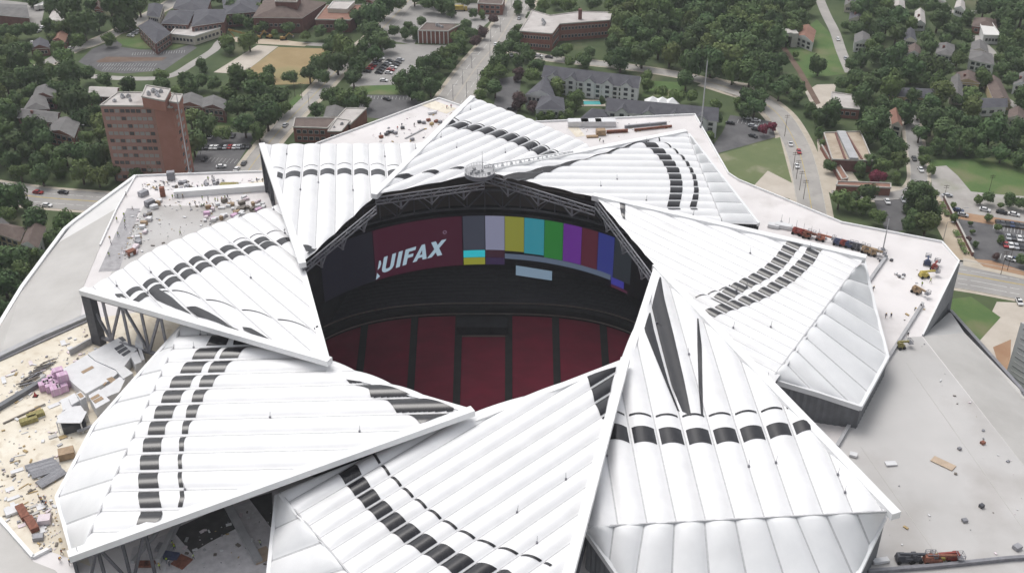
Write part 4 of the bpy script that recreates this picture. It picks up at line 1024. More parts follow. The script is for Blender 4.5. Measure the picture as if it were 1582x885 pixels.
T('among the row houses', (14,180,17),(50,207,22),(116,160,22),(147,152,13),(125,185,15),(70,215,18),(20,218,20),(156,205,11,'l'),(100,236,18),(150,241,20),(122,238,15),(4,165,14,'m'),(135,212,12,'m'),(40,160,9,'m'))
T('in front of the brick tower', (200,256,14),(231,259,14),(176,264,14,'m'),(15,250,17),(31,266,14,'m'),(60,250,15),(210,272,12),(255,262,10))
T('below the left avenue', (20,302,20),(43,316,9),(98,346,18,'m'),(15,400,26),(45,400,15,'m'),(5,435,24),(35,425,18,'m'),(60,395,12),(12,330,12,'m'),(-8,300,16),(28,450,14),(70,372,9,'m'))
T('before the dark roofed hall', (408,40,9),(445,45,10),(495,50,11),(470,56,8,'m'),(385,38,9),(398,45,7,'m'),(425,52,6,'m'),(370,30,10),(360,15,12),(385,12,8,'m'))
T('between dry field and car park', (528,42,12),(550,27,14),(566,45,12),(577,22,20),(592,8,18),(520,62,12),(532,72,16,'m'),(540,87,16,'m'),(521,97,16),(548,106,14),(546,121,14),(562,76,12),(576,84,13),(587,63,17),(601,70,10),(576,52,16),(508,72,10),(558,93,12))
T('at the lower end of the dry field', (491,102,14),(478,113,14),(496,118,12),(505,92,10,'m'))
T('by the stall lined car park', (511,149,14,'m'),(531,151,17,'m'),(552,150,16,'m'),(541,161,13),(520,160,11),(487,170,13),(565,157,9,'m'))
T('between car park and boulevard', (621,126,14),(641,120,14),(635,140,13),(655,102,14),(661,117,14),(673,96,13),(665,134,14),(646,150,10),(686,86,14,'m'),(701,77,14,'m'),(690,101,11),(712,70,11),(735,65,9,'r'),(745,50,9,'r'),(761,30,8,'r'),(708,60,12,'m'),(675,120,10),(696,92,10))
T('around the small brick office', (625,52,9),(641,52,9),(609,47,9),(652,33,8),(721,38,9),(630,40,8))
T('along the top edge above the car parks', (660,6,12),(681,9,11),(695,13,11),(731,20,8),(745,23,6,'m'),(617,5,12),(671,-4,13),(640,-6,13))
T('on the right side of the boulevard', (800,12,9),(795,62,12),(785,72,12),(775,82,12),(766,101,13),(755,116,13,'m'),(746,131,12,'m'),(741,150,10,'m'),(770,111,12,'m'),(801,46,10),(806,77,12),(816,86,10),(830,101,14),(800,96,10),(777,95,10))
T('around the brick school', (862,83,10),(875,78,10,'m'),(838,12,10,'m'),(878,8,12,'m'),(858,4,9,'m'),(820,5,8),(912,80,9),(945,70,12))
T('among the grey roofed lodges', (821,118,12,'m'),(860,136,14,'m'),(801,116,9,'r'),(905,94,11),(959,92,17),(944,92,10),(885,134,9),(890,156,14,'m'),(878,165,10,'m'),(801,157,12,'r'),(835,181,9,'m'),(851,182,9,'m'),(868,181,9,'m'),(999,131,10,'m'),(1001,118,10,'m'),(1020,142,10,'m'),(1060,124,14),(1047,150,12,'m'),(1070,150,10,'m'),(1091,186,12,'m'),(930,155,8,'c'),(966,172,12,'l'),(953,176,9,'l'),(825,105,9,'m'),(845,150,7,'m'),(895,90,9,'m'),(880,180,9,'m'),(822,165,9,'r'))
T('by the mast and small lot', (1111,182,9,'c'),(1105,163,9,'m'),(1156,150,16),(1166,165,15),(1150,171,12),(1176,150,14),(1140,160,9,'m'),(1098,210,8,'m'),(1178,200,9,'p'),(1192,196,8,'p'))
T('around the railway cutting', (1265,102,13),(1251,170,10),(1270,181,14),(1286,176,16),(1232,150,12),(1218,128,14),(1204,140,14),(1188,110,18),(1175,128,16),(1200,95,16),(1235,135,10),(1198,60,18),(1190,35,18),(1222,20,14),(1245,8,14),(1230,85,6,'m'))
T('right of the narrow lane', (1325,122,16),(1345,132,17),(1366,116,15),(1376,100,20),(1391,80,15),(1410,110,17),(1440,102,19),(1461,107,15),(1385,52,14),(1370,40,15),(1352,48,13),(1386,26,17),(1433,58,12),(1450,30,17),(1470,48,17),(1490,58,12),(1333,90,13),(1355,85,13),(1331,18,16),(1346,8,12),(1362,22,13),(1318,100,11),(1300,130,12),(1316,142,10,'m'),(1345,72,11,'m'),(1358,62,11),(1430,92,12),(1410,95,11),(1425,120,12),(1322,45,12),(1305,40,8),(1392,100,12),(1460,62,11),(1440,10,13),(1412,8,11))
T('around the houses at the right edge', (1560,25,20),(1546,18,16),(1520,14,14),(1556,72,14),(1562,85,14),(1576,102,15),(1575,58,10,'m'),(1545,92,9,'m'),(1515,110,8),(1550,105,12),(1578,150,13),(1590,165,14),(1580,20,18),(1600,40,16),(1495,28,10),(1596,85,14))
T('in the belt above the meadow', (1341,200,20),(1360,190,18),(1371,216,16),(1401,176,15),(1386,165,12),(1441,182,24),(1461,202,20),(1421,205,14),(1481,212,18),(1501,192,16),(1531,202,22),(1561,216,19),(1391,231,12),(1411,150,11),(1440,160,14),(1420,170,14),(1475,182,14),(1510,215,15),(1545,186,13),(1580,200,17),(1548,236,14),(1520,236,13),(1575,245,13),(1585,228,15),(1480,155,9),(1360,160,13),(1345,175,12),(1470,228,12),(1448,226,12),(1430,235,10),(1595,255,12),(1496,232,10))
T('around the brown station roof', (1283,256,10),(1297,306,16,'m'),(1316,316,11,'m'),(1340,297,16),(1336,318,13,'m'),(1356,334,12,'m'),(1365,256,13,'m'),(1390,251,15,'m'),(1351,276,10,'p'),(1362,272,8,'p'),(1330,262,10),(1345,250,12),(1382,226,14),(1305,210,8),(1265,205,9),(1275,222,8,'m'),(1365,235,10),(1322,305,9),(1385,275,8,'m'))
T('in the clump beside the sandy lane', (1420,291,17),(1410,311,16),(1426,321,19),(1431,346,17,'m'),(1402,346,12),(1446,330,11),(1428,248,9,'m'),(1440,262,8,'m'),(1415,335,13),(1440,300,10,'m'))
T('on the bank of the right lot', (1526,305,10),(1560,309,11),(1577,315,10),(1512,308,7,'m'),(1475,336,7,'m'),(1590,312,10),(1546,318,5,'m'))
T('planted in the right parking lot', (1527,336,6,'m'),(1541,352,6,'m'),(1499,345,4),(1503,358,4,'m'),(1497,370,5,'r'),(1507,378,5),(1546,370,6,'m'),(1578,402,10),(1540,396,6,'r'),(1472,317,5,'m'))
# the wood at the top centre and loose filling trees
def inpoly(x, y, P):
    c = False
    for i in range(len(P)):
        (x0,y0),(x1,y1) = P[i], P[i-1]
        if (y0 > y) != (y1 > y) and x < (x1-x0)*(y-y0)/(y1-y0)+x0: c = not c
    return c
def wood(place, poly, r0, r1, kinds, tries, seed, gap=.95):
    rnd = random.Random(seed); xs = [p[0] for p in poly]; ys = [p[1] for p in poly]; n0 = len(TREES)
    for _ in range(tries):
        x, y = rnd.uniform(min(xs), max(xs)), rnd.uniform(min(ys), max(ys))
        if not inpoly(x, y, poly): continue
        r = rnd.uniform(r0, r1)*(1+.0022*(y-60))
        if any(math.hypot(x-t[0], (y-t[1])*1.55) < gap*(r+t[2]) for t in TREES): continue
        if any(math.hypot(x-q[0], y-q[1]) < q[2]*.85+r*.5 for q in PROT): continue
        if any(inpoly(x, y+r*.4, L) for L in LOTS): continue
        g = at(x, y, 4)
        if any(min((Vector((p.x,p.y,0))-Vector((g.x,g.y,0))).length for p in pts) < hw+3.5 for pts, hw in ROADS): continue
        TREES.append((x, y, r, rnd.choice(kinds), place))
wood('in the deep wood at the top centre', [(905,92),(925,60),(950,44),(952,0),(955,-35),(1255,-35),(1232,40),(1215,110),(1172,128),(1110,106),(1040,98),(1000,92),(965,84)], 14, 22, 'dddmml', 2500, 5, .62)
wood('among the upper right houses', [(1290,-25),(1640,-25),(1640,240),(1340,240),(1330,140)], 9, 17, 'dddmml', 1500, 6, .80)
wood('in the upper left blocks', [(-40,-25),(400,-25),(420,60),(350,70),(120,60),(100,100),(-40,150)], 9, 15, 'ddmml', 1100, 8, .80)
wood('around tower and row houses', [(-30,130),(130,110),(420,120),(400,200),(150,290),(-30,290)], 9, 14, 'ddmml', 1000, 9, .78)
wood('in the upper middle blocks', [(500,-25),(960,-25),(940,110),(700,160),(500,60)], 8, 13, 'ddm', 700, 10, .75)
wood('along the left edge below the avenue', [(-40,320),(70,330),(110,350),(20,470),(-40,520)], 9, 15, 'ddm', 300, 11, .75)
TREES.sort(key=lambda t: -t[2])
NAMES = {'d':('deciduous_tree','dark green broad crowned tree','leafd'), 'm':('deciduous_tree','mid green rounded tree','leafm'), 'l':('deciduous_tree','pale yellow green tree','leafl'),
         'r':('plum_leaved_tree','dull plum leaved tree','leafr'), 'p':('flowering_tree','deep pink flowering tree','leafp'), 'c':('evergreen_tree','narrow dark evergreen tree','leafd')}
rnd = random.Random(3); far = []
for idx, (x, y, r, k, place) in enumerate(TREES):
    g = at(x, y, 6); d_ = (g-CAM); fz = d_.y*CP-d_.z*SP; rm = r*fz/F*(1.27 if k != 'c' else 1.0)
    zc = rm*.98 if k != 'c' else rm*1.5
    g = at(x, y, zc); nm, lb, mk = NAMES[k]; ci = 'c' if k == 'c' else rnd.randrange(5)
    rz = rnd.uniform(0, 6.283); sz = rnd.uniform(.8,1.3)
    if idx >= 292: far.append((g, rm, rz, ci, mk)); continue
    t = thing(nm, '%s %s%s' % ('tall' if r > 17.5 and k in 'dm' else ('small' if r < 8 else ''), lb, ' '+place), 'tree', (g.x, g.y, 0), 'trees '+place)
    t['label'] = t['label'].strip()
    c = bpy.data.objects.new('crown', crown_of(ci, mk)); C.objects.link(c); c.parent = t; c.location = (0,0,zc); c.scale = (rm, rm, rm*sz); c.rotation_euler = (0,0,rz)
    b = bpy.data.objects.new('trunk', TR[idx%2]); C.objects.link(b); b.parent = t; b.location = (0,0,zc); s_ = zc/1.25; b.scale = (rm, rm, s_); b.rotation_euler = (0,0,rz)
# the rest reads as one mass
by = {}
for g, rm, rz, ci, mk in far: by.setdefault(mk, []).append((g, rm, rz, ci))
vs, fs, mi, mats_ = [], [], [], []
for mk, l in by.items():
    mats_.append(M[mk])
    for g, rm, rz, ci in l:
        me = crown_of(ci, mk); b = len(vs); cs, sn = math.cos(rz), math.sin(rz)
        vs += [(g.x+rm*(v.co.x*cs-v.co.y*sn), g.y+rm*(v.co.x*sn+v.co.y*cs), g.z+rm*v.co.z) for v in me.vertices]
        fs += [[b+i for i in p.vertices] for p in me.polygons]; mi += [len(mats_)-1]*len(me.polygons)
if vs:
    me = bpy.data.meshes.new('distant_trees'); me.from_pydata(vs, [], fs)
    for m_ in mats_: me.materials.append(m_)
    me.polygons.foreach_set('material_index', mi); me.update()
    o = bpy.data.objects.new('distant_woodland', me); C.objects.link(o); props(o, 'loose small trees filling the blocks between houses and woods', None, None, 'stuff')
print('TREES', len(TREES), 'stuff', len(far))
# ------------------------------------------------------------------ cars
M['tyre'] = flat('tyre', (.02,.02,.02), .8)
def carmesh(paint, pickup=False):
    mb = MB()
    prof = [(-2.25,.35),(-2.3,.75),(-2.1,.95),(-1.2,1.0),(1.1,.98),(2.15,.82),(2.3,.6),(2.25,.35)]
    W = .88
    n = len(prof); vs = [(x,-W,z) for x, z in prof]+[(x,W,z) for x, z in prof]
    mb.add(vs, [(i,(i+1)%n,n+(i+1)%n,n+i) for i in range(n)], 0); mb.add(vs, [list(range(n))[::-1], [n+i for i in range(n)]], 0)
    c0 = [(-1.75,.97),(-1.15,1.45),(.45,1.45),(1.15,.97)] if not pickup else [(-.35,.97),(-.2,1.6),(.75,1.6),(1.3,.97)]
    vs = [(x,-W*.93 if z < 1 else -W*.74,z) for x, z in c0]+[(x,W*.93 if z < 1 else W*.74,z) for x, z in c0]
    mb.add(vs, [(0,1,5,4),(2,3,7,6),(0,3,2,1),(4,5,6,7)], 1); 
    e = .02; x0, x1, z = c0[1][0]-.05, c0[2][0]+.05, c0[1][1]
    mb.box(((x0+x1)/2,0,z+e), (x1-x0,W*1.52,.06), 0, 0)
    if pickup: mb.box((-1.3,0,.98), (1.5,1.4,.05), 0, 2)
    for x in (-1.4,1.4):
        for y in (-1,1): mb.tube((x,y*(W+.03),.33), (x,y*(W-.2),.33), .33, .33, 10, 2)
    me = bpy.data.meshes.new('car'); me.from_pydata(mb.v, [], mb.f)
    for m_ in (paint, M['glass'], M['tyre']): me.materials.append(m_)
    me.polygons.foreach_set('material_index', mb.m); me.update()
    bm = bmesh.new(); bm.from_mesh(me); bmesh.ops.recalc_face_normals(bm, faces=bm.faces); bm.to_mesh(me); bm.free(); return me
PAINT = {'white':(.72,.72,.72),'silver':(.42,.43,.45),'black':(.018,.018,.02),'dark grey':(.07,.07,.075),'red':(.36,.03,.035),'navy blue':(.03,.05,.12),'tan':(.36,.30,.22)}
CM = {k: carmesh(mat('paint_'+k.replace(' ','_'), v, .3, spec=.6)) for k, v in PAINT.items()}
PICK = carmesh(mat('paint_pickup', PAINT['white'], .3, spec=.6), True)
SH = {'w':'white','s':'silver','b':'black','g':'dark grey','r':'red','n':'navy blue','t':'tan','p':'white'}
def car(px, py, hx, hy, col, phrase, group=None, z=.10):
    g = at(px, py, 0); k = at(px+hx, py+hy, 0); a = math.atan2(k.y-g.y, k.x-g.x)
    o = bpy.data.objects.new('parked_car' if 'parked' in phrase else ('pickup_truck' if col == 'p' else 'car'), PICK if col == 'p' else CM[SH[col]]); C.objects.link(o); o.location = (g.x, g.y, z); o.rotation_euler = (0,0,a); o.scale = (1.08,1.12,1.05)
    props(o, SH[col]+' '+('pickup truck' if col == 'p' else 'car')+' '+phrase, 'truck' if col == 'p' else 'car', group)
def carrow(p0, p1, cols, hx, hy, phrase, group, jit=.5, seed=0):
    rnd = random.Random(seed)
    for i, c in enumerate(cols):
        if c == ' ': continue
        f = i/max(1, len(cols)-1); car(p0[0]+(p1[0]-p0[0])*f+rnd.uniform(-jit,jit)*.6, p0[1]+(p1[1]-p0[1])*f+rnd.uniform(-jit,jit)*.4, hx, hy, c, phrase, group)
ph = 'parked in the half filled lot between the tree rows'; gp = 'cars in the half filled lot'
carrow((567,112),(588,92), 'brrsbw', 10, 1, ph, gp); carrow((585,114),(602,96), 'bbgbsb', 10, 1, ph, gp); carrow((600,114),(618,94), 'wrwbgs', 10, 1, ph, gp); car(593,126,10,1,'w','parked alone at the lower end of the half filled lot')
ph = 'parked in the row of the lot right of the brick tower'; gp = 'cars in the lot right of the tower'
carrow((306,230),(384,228), 'bgbwwbsrwsbb', 6, -9, ph, gp); carrow((314,214),(360,212), 'sw wb', 5, -8, 'parked in the back row of the lot by the tower', gp)
car(342,259,10,-1,'w','parked by the near kerb of the lot beside the tower'); car(316,248,8,-8,'b','parked at the end of the lot beside the tower'); car(353,207,6,-5,'w','parked under trees right of the tower'); 
car(377,254,6,-8,'g','driving on the street right of the brick tower'); car(366,263,6,-8,'w','driving nearest to the stadium on the left street'); car(441,195,8,-9,'s','driving up the street beside the brick building')
car(59,299,10,1,'r','driving on the left avenue'); car(98,299,10,1,'b','driving on the left avenue ahead of the red one'); car(73,319,10,1,'w','driving on the near side of the left avenue')
ph = 'parked in the small lot behind the pink trees'; gp = 'cars in the small lot by the pink trees'
carrow((1154,184),(1168,188), 'ww', 10, 1, ph, gp); carrow((1162,196),(1168,202), 'sb', 10, 2, ph, gp); car(1128,192,10,1,'b','parked alone by the lodge drive'); car(1163,212,9,3,'b','parked at the field edge of the small lot')
car(1221,224,3,10,'p','driving down the right street'); car(1234,236,3,10,'r','driving up the right street'); car(1231,258,3,10,'w','driving on the right street nearest the roof')
car(1422,264,5,8,'w','parked on the side street below the big crowns'); car(1412,247,4,9,'g','parked on the side street below the big crowns')
car(1463,304,10,0,'s','parked at the top of the sandy lane'); car(1480,327,10,2,'n','parked by the wall of the right parking lot'); car(1487,334,10,2,'s','parked by the wall of the right parking lot'); 
car(1521,326,10,2,'w','parked in the top row of the right parking lot, leftmost'); car(1547,330,10,2,'b','parked in the top row of the right parking lot'); car(1566,333,10,2,'w','parked in the top row of the right parking lot beside the black one')
gp = 'cars in the right parking lot'
carrow((1541,346),(1592,353), 'bgbnbgbb', 3, 10, 'parked in the second row of the right parking lot', gp); carrow((1557,368),(1600,374), 'sgwsbg', 3, 10, 'parked in the third row of the right parking lot', gp)
carrow((1553,380),(1602,388), 'rwsbgsw', 3, 10, 'parked in the fourth row of the right parking lot', gp); carrow((1560,402),(1600,408), 'wn wb', 10, 3, 'parked in the nearest row of the right parking lot', gp)
car(1574,468,5,9,'p','standing on the sandy ground by the right avenue'); car(598,155,10,3,'b','parked alone in the stall lined car park'); car(790,87,5,9,'w','parked beside the boulevard'); car(790,170,10,2,'b','parked in the asphalt lot by the lodge'); car(802,30,4,-9,'s','driving at the top of the boulevard'); car(766,70,5,-9,'w','driving on the boulevard')
carrow((50,68),(75,71), 'wbwsw', 5, 8, 'parked by the houses at the upper left', 'cars by the houses at the upper left'); car(110,76,9,-5,'w','turning on the upper left street')
carrow((60,50),(66,44), 'ww', 8, -4, 'parked in the yard at the top left', 'cars in the yard at the top left')
carrow((1370,313),(1395,311), 'ws', 5, 9, 'parked under the clump by the sandy lane', 'cars under the clump'); carrow((202,57),(214,50), 'wsw', 8, 1, 'parked beside the brick school wing', 'cars by the brick school wing'); carrow((1530,163),(1575,196), 'wb s', 6, 6, 'parked on the lane at the right edge', 'cars on the lane at the right edge')
carrow((832,88),(848,90), 'w g', 10, 1, 'standing on the back street behind the lodge', 'cars on the back street'); carrow((1543,92),(1550,104), 'ws', 5, 9, 'parked on the lane by the big white house', 'cars by the big white house'); carrow((1294,62),(1306,92), 'w s', 3, 10, 'parked along the narrow lane', 'cars along the narrow lane')
M['digger'] = flat('digger_yellow', (.30,.19,.06), .5, var=.2, scale=.8)
def digger(px, py, a, label, s=1.0):
    g = at(px, py, 0); t = thing('excavator', label, 'excavator', g); c, sn = math.cos(a), math.sin(a)
    L = lambda x, y, z: (g.x+s*(x*c-y*sn), g.y+s*(x*sn+y*c), s*z)
    for y in (-1.1,1.1): mb = MB(); mb.box(L(0,y,.45), (4*s,.7*s,.9*s), a); mb.build('track', M['tyre'], t)
    mb = MB(); mb.box(L(-.4,0,1.5), (3.4*s,2.4*s,1.2*s), a, 0, .92); mb.build('body', M['digger'], t); mb = MB(); mb.box(L(.6,.6,2.5), (1.3*s,1.0*s,1.4*s), a, 0, .85); mb.build('cab', M['glass'], t)
    mb = MB(); mb.beam(L(1,0,1.6), L(3.8,0,4.4), .5*s, .6*s); mb.beam(L(3.8,0,4.4), L(6.2,0,2.6), .4*s, .5*s); mb.build('boom', M['digger'], t); mb = MB(); mb.box(L(6.2,0,2.0), (.9*s,1.1*s,1.0*s), a); mb.build('bucket', M['steelg'], t)
digger(400,60,.4,'yellow brown digger at the left of the row by the dry field'); digger(416,59,2.6,'yellow brown digger facing left in the row by the dry field'); digger(438,62,.1,'yellow brown digger at the right of the row by the dry field')
t = thing('crane', 'yellow crane with a long lowered boom beside the school', 'crane', at(385,60,0)); g = at(385,60,0); mb = MB(); mb.box((g.x,g.y,1.6), (7,3,2.4)); mb.build('body', M['digger'], t)
q = at(353,46,9); q2 = at(350,47,9); mb = MB(); mb.beam((g.x,g.y,2.6), q, 1.0, 1.0); mb.beam(q, at(362,58,1), .5, .5); mb.build('boom', M['digger'], t)
def lorry(px, py, a, label, col, L_=11):
    g = at(px, py, 0); t = thing('lorry', label, 'lorry', g); mb = MB(); mb.box((g.x,g.y,2.3), (L_,2.5,2.8), a); mb.build('cargo_box', col, t)
    mb = MB(); mb.box((g.x+math.cos(a)*(L_/2+1.4), g.y+math.sin(a)*(L_/2+1.4), 1.6), (2.2,2.3,2.4), a, 0, .9); mb.build('cab', col, t)
    for k in (-.35,.0,.55):
        for s_ in (-1,1): c = (g.x+math.cos(a)*L_*k-math.sin(a)*1.1*s_, g.y+math.sin(a)*L_*k+math.cos(a)*1.1*s_, .5); mb = MB(); mb.tube(c, (c[0]-math.sin(a)*.3*s_, c[1]+math.cos(a)*.3*s_, .5), .5, .5, 10); mb.build('wheel', M['tyre'], t)
lorry(64,14,1.3,'white lorry at the left of the trailer yard',M['trim']); lorry(72,13,1.3,'white lorry at the right of the trailer yard',M['trim']); lorry(704,17,.05,'yellow lorry parked at the top of the pale lot',M['painty'])
# ------------------------------------------------------------------ street poles
def pole(px, py, h, label, group=None, arm=True, z=0.0, r=.14):
    g = at(px, py, z); t = thing('utility_pole' if not arm else 'street_lamp', label, 'pole' if not arm else 'street lamp', g, group)
    mb = MB(); mb.tube(g, g+Vector((0,0,h)), r, r*.6, 6); mb.build('shaft', M['bark'] if not arm else M['steelg'], t)
    if arm:
        mb = MB(); mb.tube(g+Vector((0,0,h)), g+Vector((2.2,0,h+.3)), .07, .06, 5); mb.build('arm', M['steelg'], t); mb = MB(); mb.box((g.x+2.3,g.y,h+.25), (.9,.35,.2)); mb.build('lamp_head', M['corrugl'], t)
    else:
        for dz in (.5,1.4): mb = MB(); mb.beam(g+Vector((-1.2,0,h-dz)), g+Vector((1.2,0,h-dz)), .14,.16); mb.build('crossarm', M['bark'], t)
for x, y in ((715,131),(729,106),(738,131),(758,64),(773,50),(700,155),(721,151),(757,90),(782,26),(790,12)): pole(x, y, 9, 'dark slim street lamp standing along the boulevard', 'street lamps along the boulevard')
for x, y in ((1225,264),(1230,277),(1235,294),(1241,308)): pole(x, y, 10, 'dark utility pole at the near end of the right street', 'utility poles along the right street', False)
pole(1212,211,12,'tall utility pole at the bend of the right street',None,False)
for x, y in ((1457,372),(1480,350)): pole(x, y, 9, 'dark lamp beside the wall of the right parking lot', 'lamps by the parking lot wall')
for x, y in ((1546,424),(1556,418)): pole(x, y, 11, 'dark utility pole on the pavement of the right avenue', 'utility poles on the right avenue', False)
for x, y in ((467,155),(456,150)): pole(x, y, 10, 'utility pole at the street corner by the dry field', 'utility poles by the dry field', False)
pole(478,168,9,'street lamp beside the stall lined car park'); pole(128,222,10,'street lamp among the brick row houses'); pole(310,240,9,'street lamp in the lot by the tower'); pole(1128,96,11,'street lamp at the wood edge above the small lot'); pole(1457,313,9,'utility pole at the top of the sandy lane',None,False); pole(1527,300,10,'utility pole in the gravel meadow',None,False)
# retaining wall by the right lot
t = thing('retaining_wall', 'dark brown retaining wall between the sandy lane and the right parking lot', 'wall', at(1480,350,0)); q = [at(x, y, 0) for x, y in ((1458,308),(1470,332),(1486,364),(1502,396))]
mb = MB()
for a, b in zip(q, q[1:]): mb.beam(a+Vector((0,0,.9)), b+Vector((0,0,.9)), .6, 1.9)
mb.build('wall_body', M['brickd'], t); mb = MB()
for a, b in zip(q, q[1:]): mb.beam(a+Vector((0,0,1.95)), b+Vector((0,0,1.95)), .8, .2)
mb.build('coping', M['kerbm'], t)
for k, (x, y) in enumerate(((1456,318),(1462,330),(1478,362),(1484,376),(1490,388))):
    g = at(x, y, .4); mb = MB(); 
    for j in range(60): 
        p_ = g+Vector((random.uniform(-1.2,1.2), random.uniform(-2.4,2.4), random.uniform(0,.9))); mb.add([p_+Vector((-.4,-.3,0)), p_+Vector((.4,-.2,.2)), p_+Vector((.2,.4,.1)), p_+Vector((-.3,.3,.3))], [(0,1,2,3)])
    o = mb.build('hedge_strip', M['leafl']); props(o, 'low light green shrub strip along the sandy lane', 'shrub', 'shrub strips along the sandy lane')
# ------------------------------------------------------------------ masts on the stadium roof
def mast(px, py, ptop, label, w=.28):
    g = at(px, py, RZ); h = 5.0
    for hh in np.arange(3, 60, .25):
        h = float(hh)
        if proj((g.x,g.y,RZ+h))[1] < ptop: break
    t = thing('light_mast', label, 'mast', g); mb = MB(); mb.tube(g, g+Vector((0,0,h)), w, w*.55, 8); mb.build('shaft', M['corrugl'], t)
    mb = MB(); mb.box((g.x,g.y,RZ+.3), (1.2,1.2,.6)); mb.build('base', M['steelg'], t); mb = MB(); mb.tube(g+Vector((0,0,h)), g+Vector((0,0,h+1.6)), .09, .04, 5); mb.build('tip', M['steelg'], t)
mast(1083,197,95,'very tall grey mast at the top right corner of the roof',.36); mast(293,268,150,'tall grey mast at the far edge of the left roof deck',.28); mast(1364,386,338,'thin grey mast on the right roof near the lifts',.25)
# ------------------------------------------------------------------ people
def person_mesh(pose):
    J = {'pelvis':(0,0,.95),'chest':(0,0,1.30),'neck':(0,0,1.50),'head':(0,.02,1.63),'crown':(0,.01,1.75)}
    if pose == 'bend': J.update(chest=(0,.22,1.20), neck=(0,.40,1.30), head=(0,.50,1.36), crown=(0,.58,1.42))
    sw = .22 if pose == 'walk' else .03
    for s, sg in (('l',-1),('r',1)):
        k = sw*sg; c = J['chest']
        J['hip'+s] = (.10*sg,0,.90); J['knee'+s] = (.11*sg,.05+k*.7,.50); J['ankle'+s] = (.11*sg,k*1.2-.02,.09); J['toe'+s] = (.12*sg,k*1.2+.15,.05)
        J['sho'+s] = (.19*sg,c[1],c[2]+.13); J['elb'+s] = (.27*sg,c[1]-k*.6+(.10 if pose == 'bend' else 0),c[2]-.16); J['wri'+s] = (.27*sg,c[1]+.12-k*.9,c[2]-.40); J['hand'+s] = (.26*sg,c[1]+.16-k,c[2]-.50)
    E = [('pelvis','chest'),('chest','neck'),('neck','head'),('head','crown')]
    for s in 'lr': E += [('pelvis','hip'+s),('hip'+s,'knee'+s),('knee'+s,'ankle'+s),('ankle'+s,'toe'+s),('chest','sho'+s),('sho'+s,'elb'+s),('elb'+s,'wri'+s),('wri'+s,'hand'+s)]
    RR = {'pelvis':.15,'chest':.165,'neck':.065,'head':.10,'crown':.08,'hip':.10,'knee':.075,'ankle':.055,'toe':.05,'sho':.075,'elb':.055,'wri':.042,'hand':.045}
    ks = list(J); me = bpy.data.meshes.new('tmp'); me.from_pydata([J[k] for k in ks], [(ks.index(a), ks.index(b)) for a, b in E], [])
    o = bpy.data.objects.new('tmp', me); C.objects.link(o); o.modifiers.new('s', 'SKIN'); 
    if not me.skin_vertices: me.skin_vertices.new()
    for i, k in enumerate(ks):
        r = RR.get(k, RR.get(k[:-1])); me.skin_vertices[0].data[i].radius = (r, r); me.skin_vertices[0].data[i].use_root = (k == 'pelvis')
    o.modifiers.new('d', 'SUBSURF').levels = 1
    dg = bpy.context.evaluated_depsgraph_get(); dg.update(); out = bpy.data.meshes.new_from_object(o.evaluated_get(dg)); bpy.data.objects.remove(o)
    return out, J
POSES = {p: person_mesh(p) for p in ('stand','walk','bend')}
CL = {'navy':(.03,.04,.08),'grey':(.16,.16,.17),'brown':(.12,.07,.05),'jeans':(.05,.07,.12),'white':(.6,.6,.6),'red':(.35,.04,.04)}
MC = {k: flat('cloth_'+k, v, .9) for k, v in CL.items()}
SKIN = [flat('skin_tan', (.30,.17,.11), .6), flat('skin_brown', (.12,.065,.04), .6)]
HV = {'lime': flat('vest_lime', (.45,.62,.06), .7), 'orange': flat('vest_orange', (.70,.20,.04), .7), None: None}
HAT = {'white': flat('helmet_white', (.75,.75,.75), .4), 'yellow': flat('helmet_yellow', (.65,.45,.05), .4), 'dark': flat('helmet_dark', (.05,.05,.06), .4)}
PM = {}
def person(px, py, vest, top, legs, hat, pose, a, label, group=None, z=RZ+.08):
    key = (pose, top, legs)
    if key not in PM:
        me = POSES[pose][0].copy(); me.name = 'person'
        for m_ in (MC[legs], MC[top], SKIN[len(PM)%2]): me.materials.append(m_)
        J = POSES[pose][1]
        for p in me.polygons:
            c = p.center; hd = Vector(J['head']); p.use_smooth = True
            hnd = min((c-Vector(J['hand'+s])).length for s in 'lr')
            p.material_index = 2 if (c-hd).length < .17 or hnd < .14 else (0 if c.z < .95 else 1)
        PM[key] = me
    J = POSES[pose][1]; g = at(px, py, z); o = bpy.data.objects.new('person', PM[key]); C.objects.link(o); o.location = (g.x,g.y,z); o.rotation_euler = (0,0,a); o.scale = (1.12,1.12,1.06)
    props(o, label, 'person', group)
    hv = ('vest', vest)
    if vest:
        if (pose, hv) not in PM:
            mb = MB(); c = Vector(J['chest']); p = Vector(J['pelvis'])+Vector((0,0,.05)); n = Vector(J['neck'])-Vector((0,0,.06)); R_ = []
            for q, rx, ry in ((p,.20,.155),(c,.225,.185),(n,.17,.13)): R_.append([(q.x+rx*math.cos(k*math.pi/5), q.y+ry*math.sin(k*math.pi/5), q.z) for k in range(10)])
            mb.grid(R_, closed=True); me = bpy.data.meshes.new('vest'); me.from_pydata(mb.v, [], mb.f); me.materials.append(HV[vest]); me.update(); PM[(pose, hv)] = me
        v = bpy.data.objects.new('vest', PM[(pose, hv)]); C.objects.link(v); v.parent = o
    if (pose, hat) not in PM:
        mb = MB(); h = Vector(J['head']); u = (Vector(J['crown'])-h).normalized(); mb.tube(h+u*.03, h+u*.06, .17, .14, 10); mb.tube(h+u*.06, h+u*.17, .135, .06, 10)
        me = bpy.data.meshes.new('helmet'); me.from_pydata(mb.v, [], mb.f); me.materials.append(HAT[hat]); me.update(); PM[(pose, hat)] = me
    hh = bpy.data.objects.new('helmet', PM[(pose, hat)]); C.objects.link(hh); hh.parent = o
rp = random.Random(12)
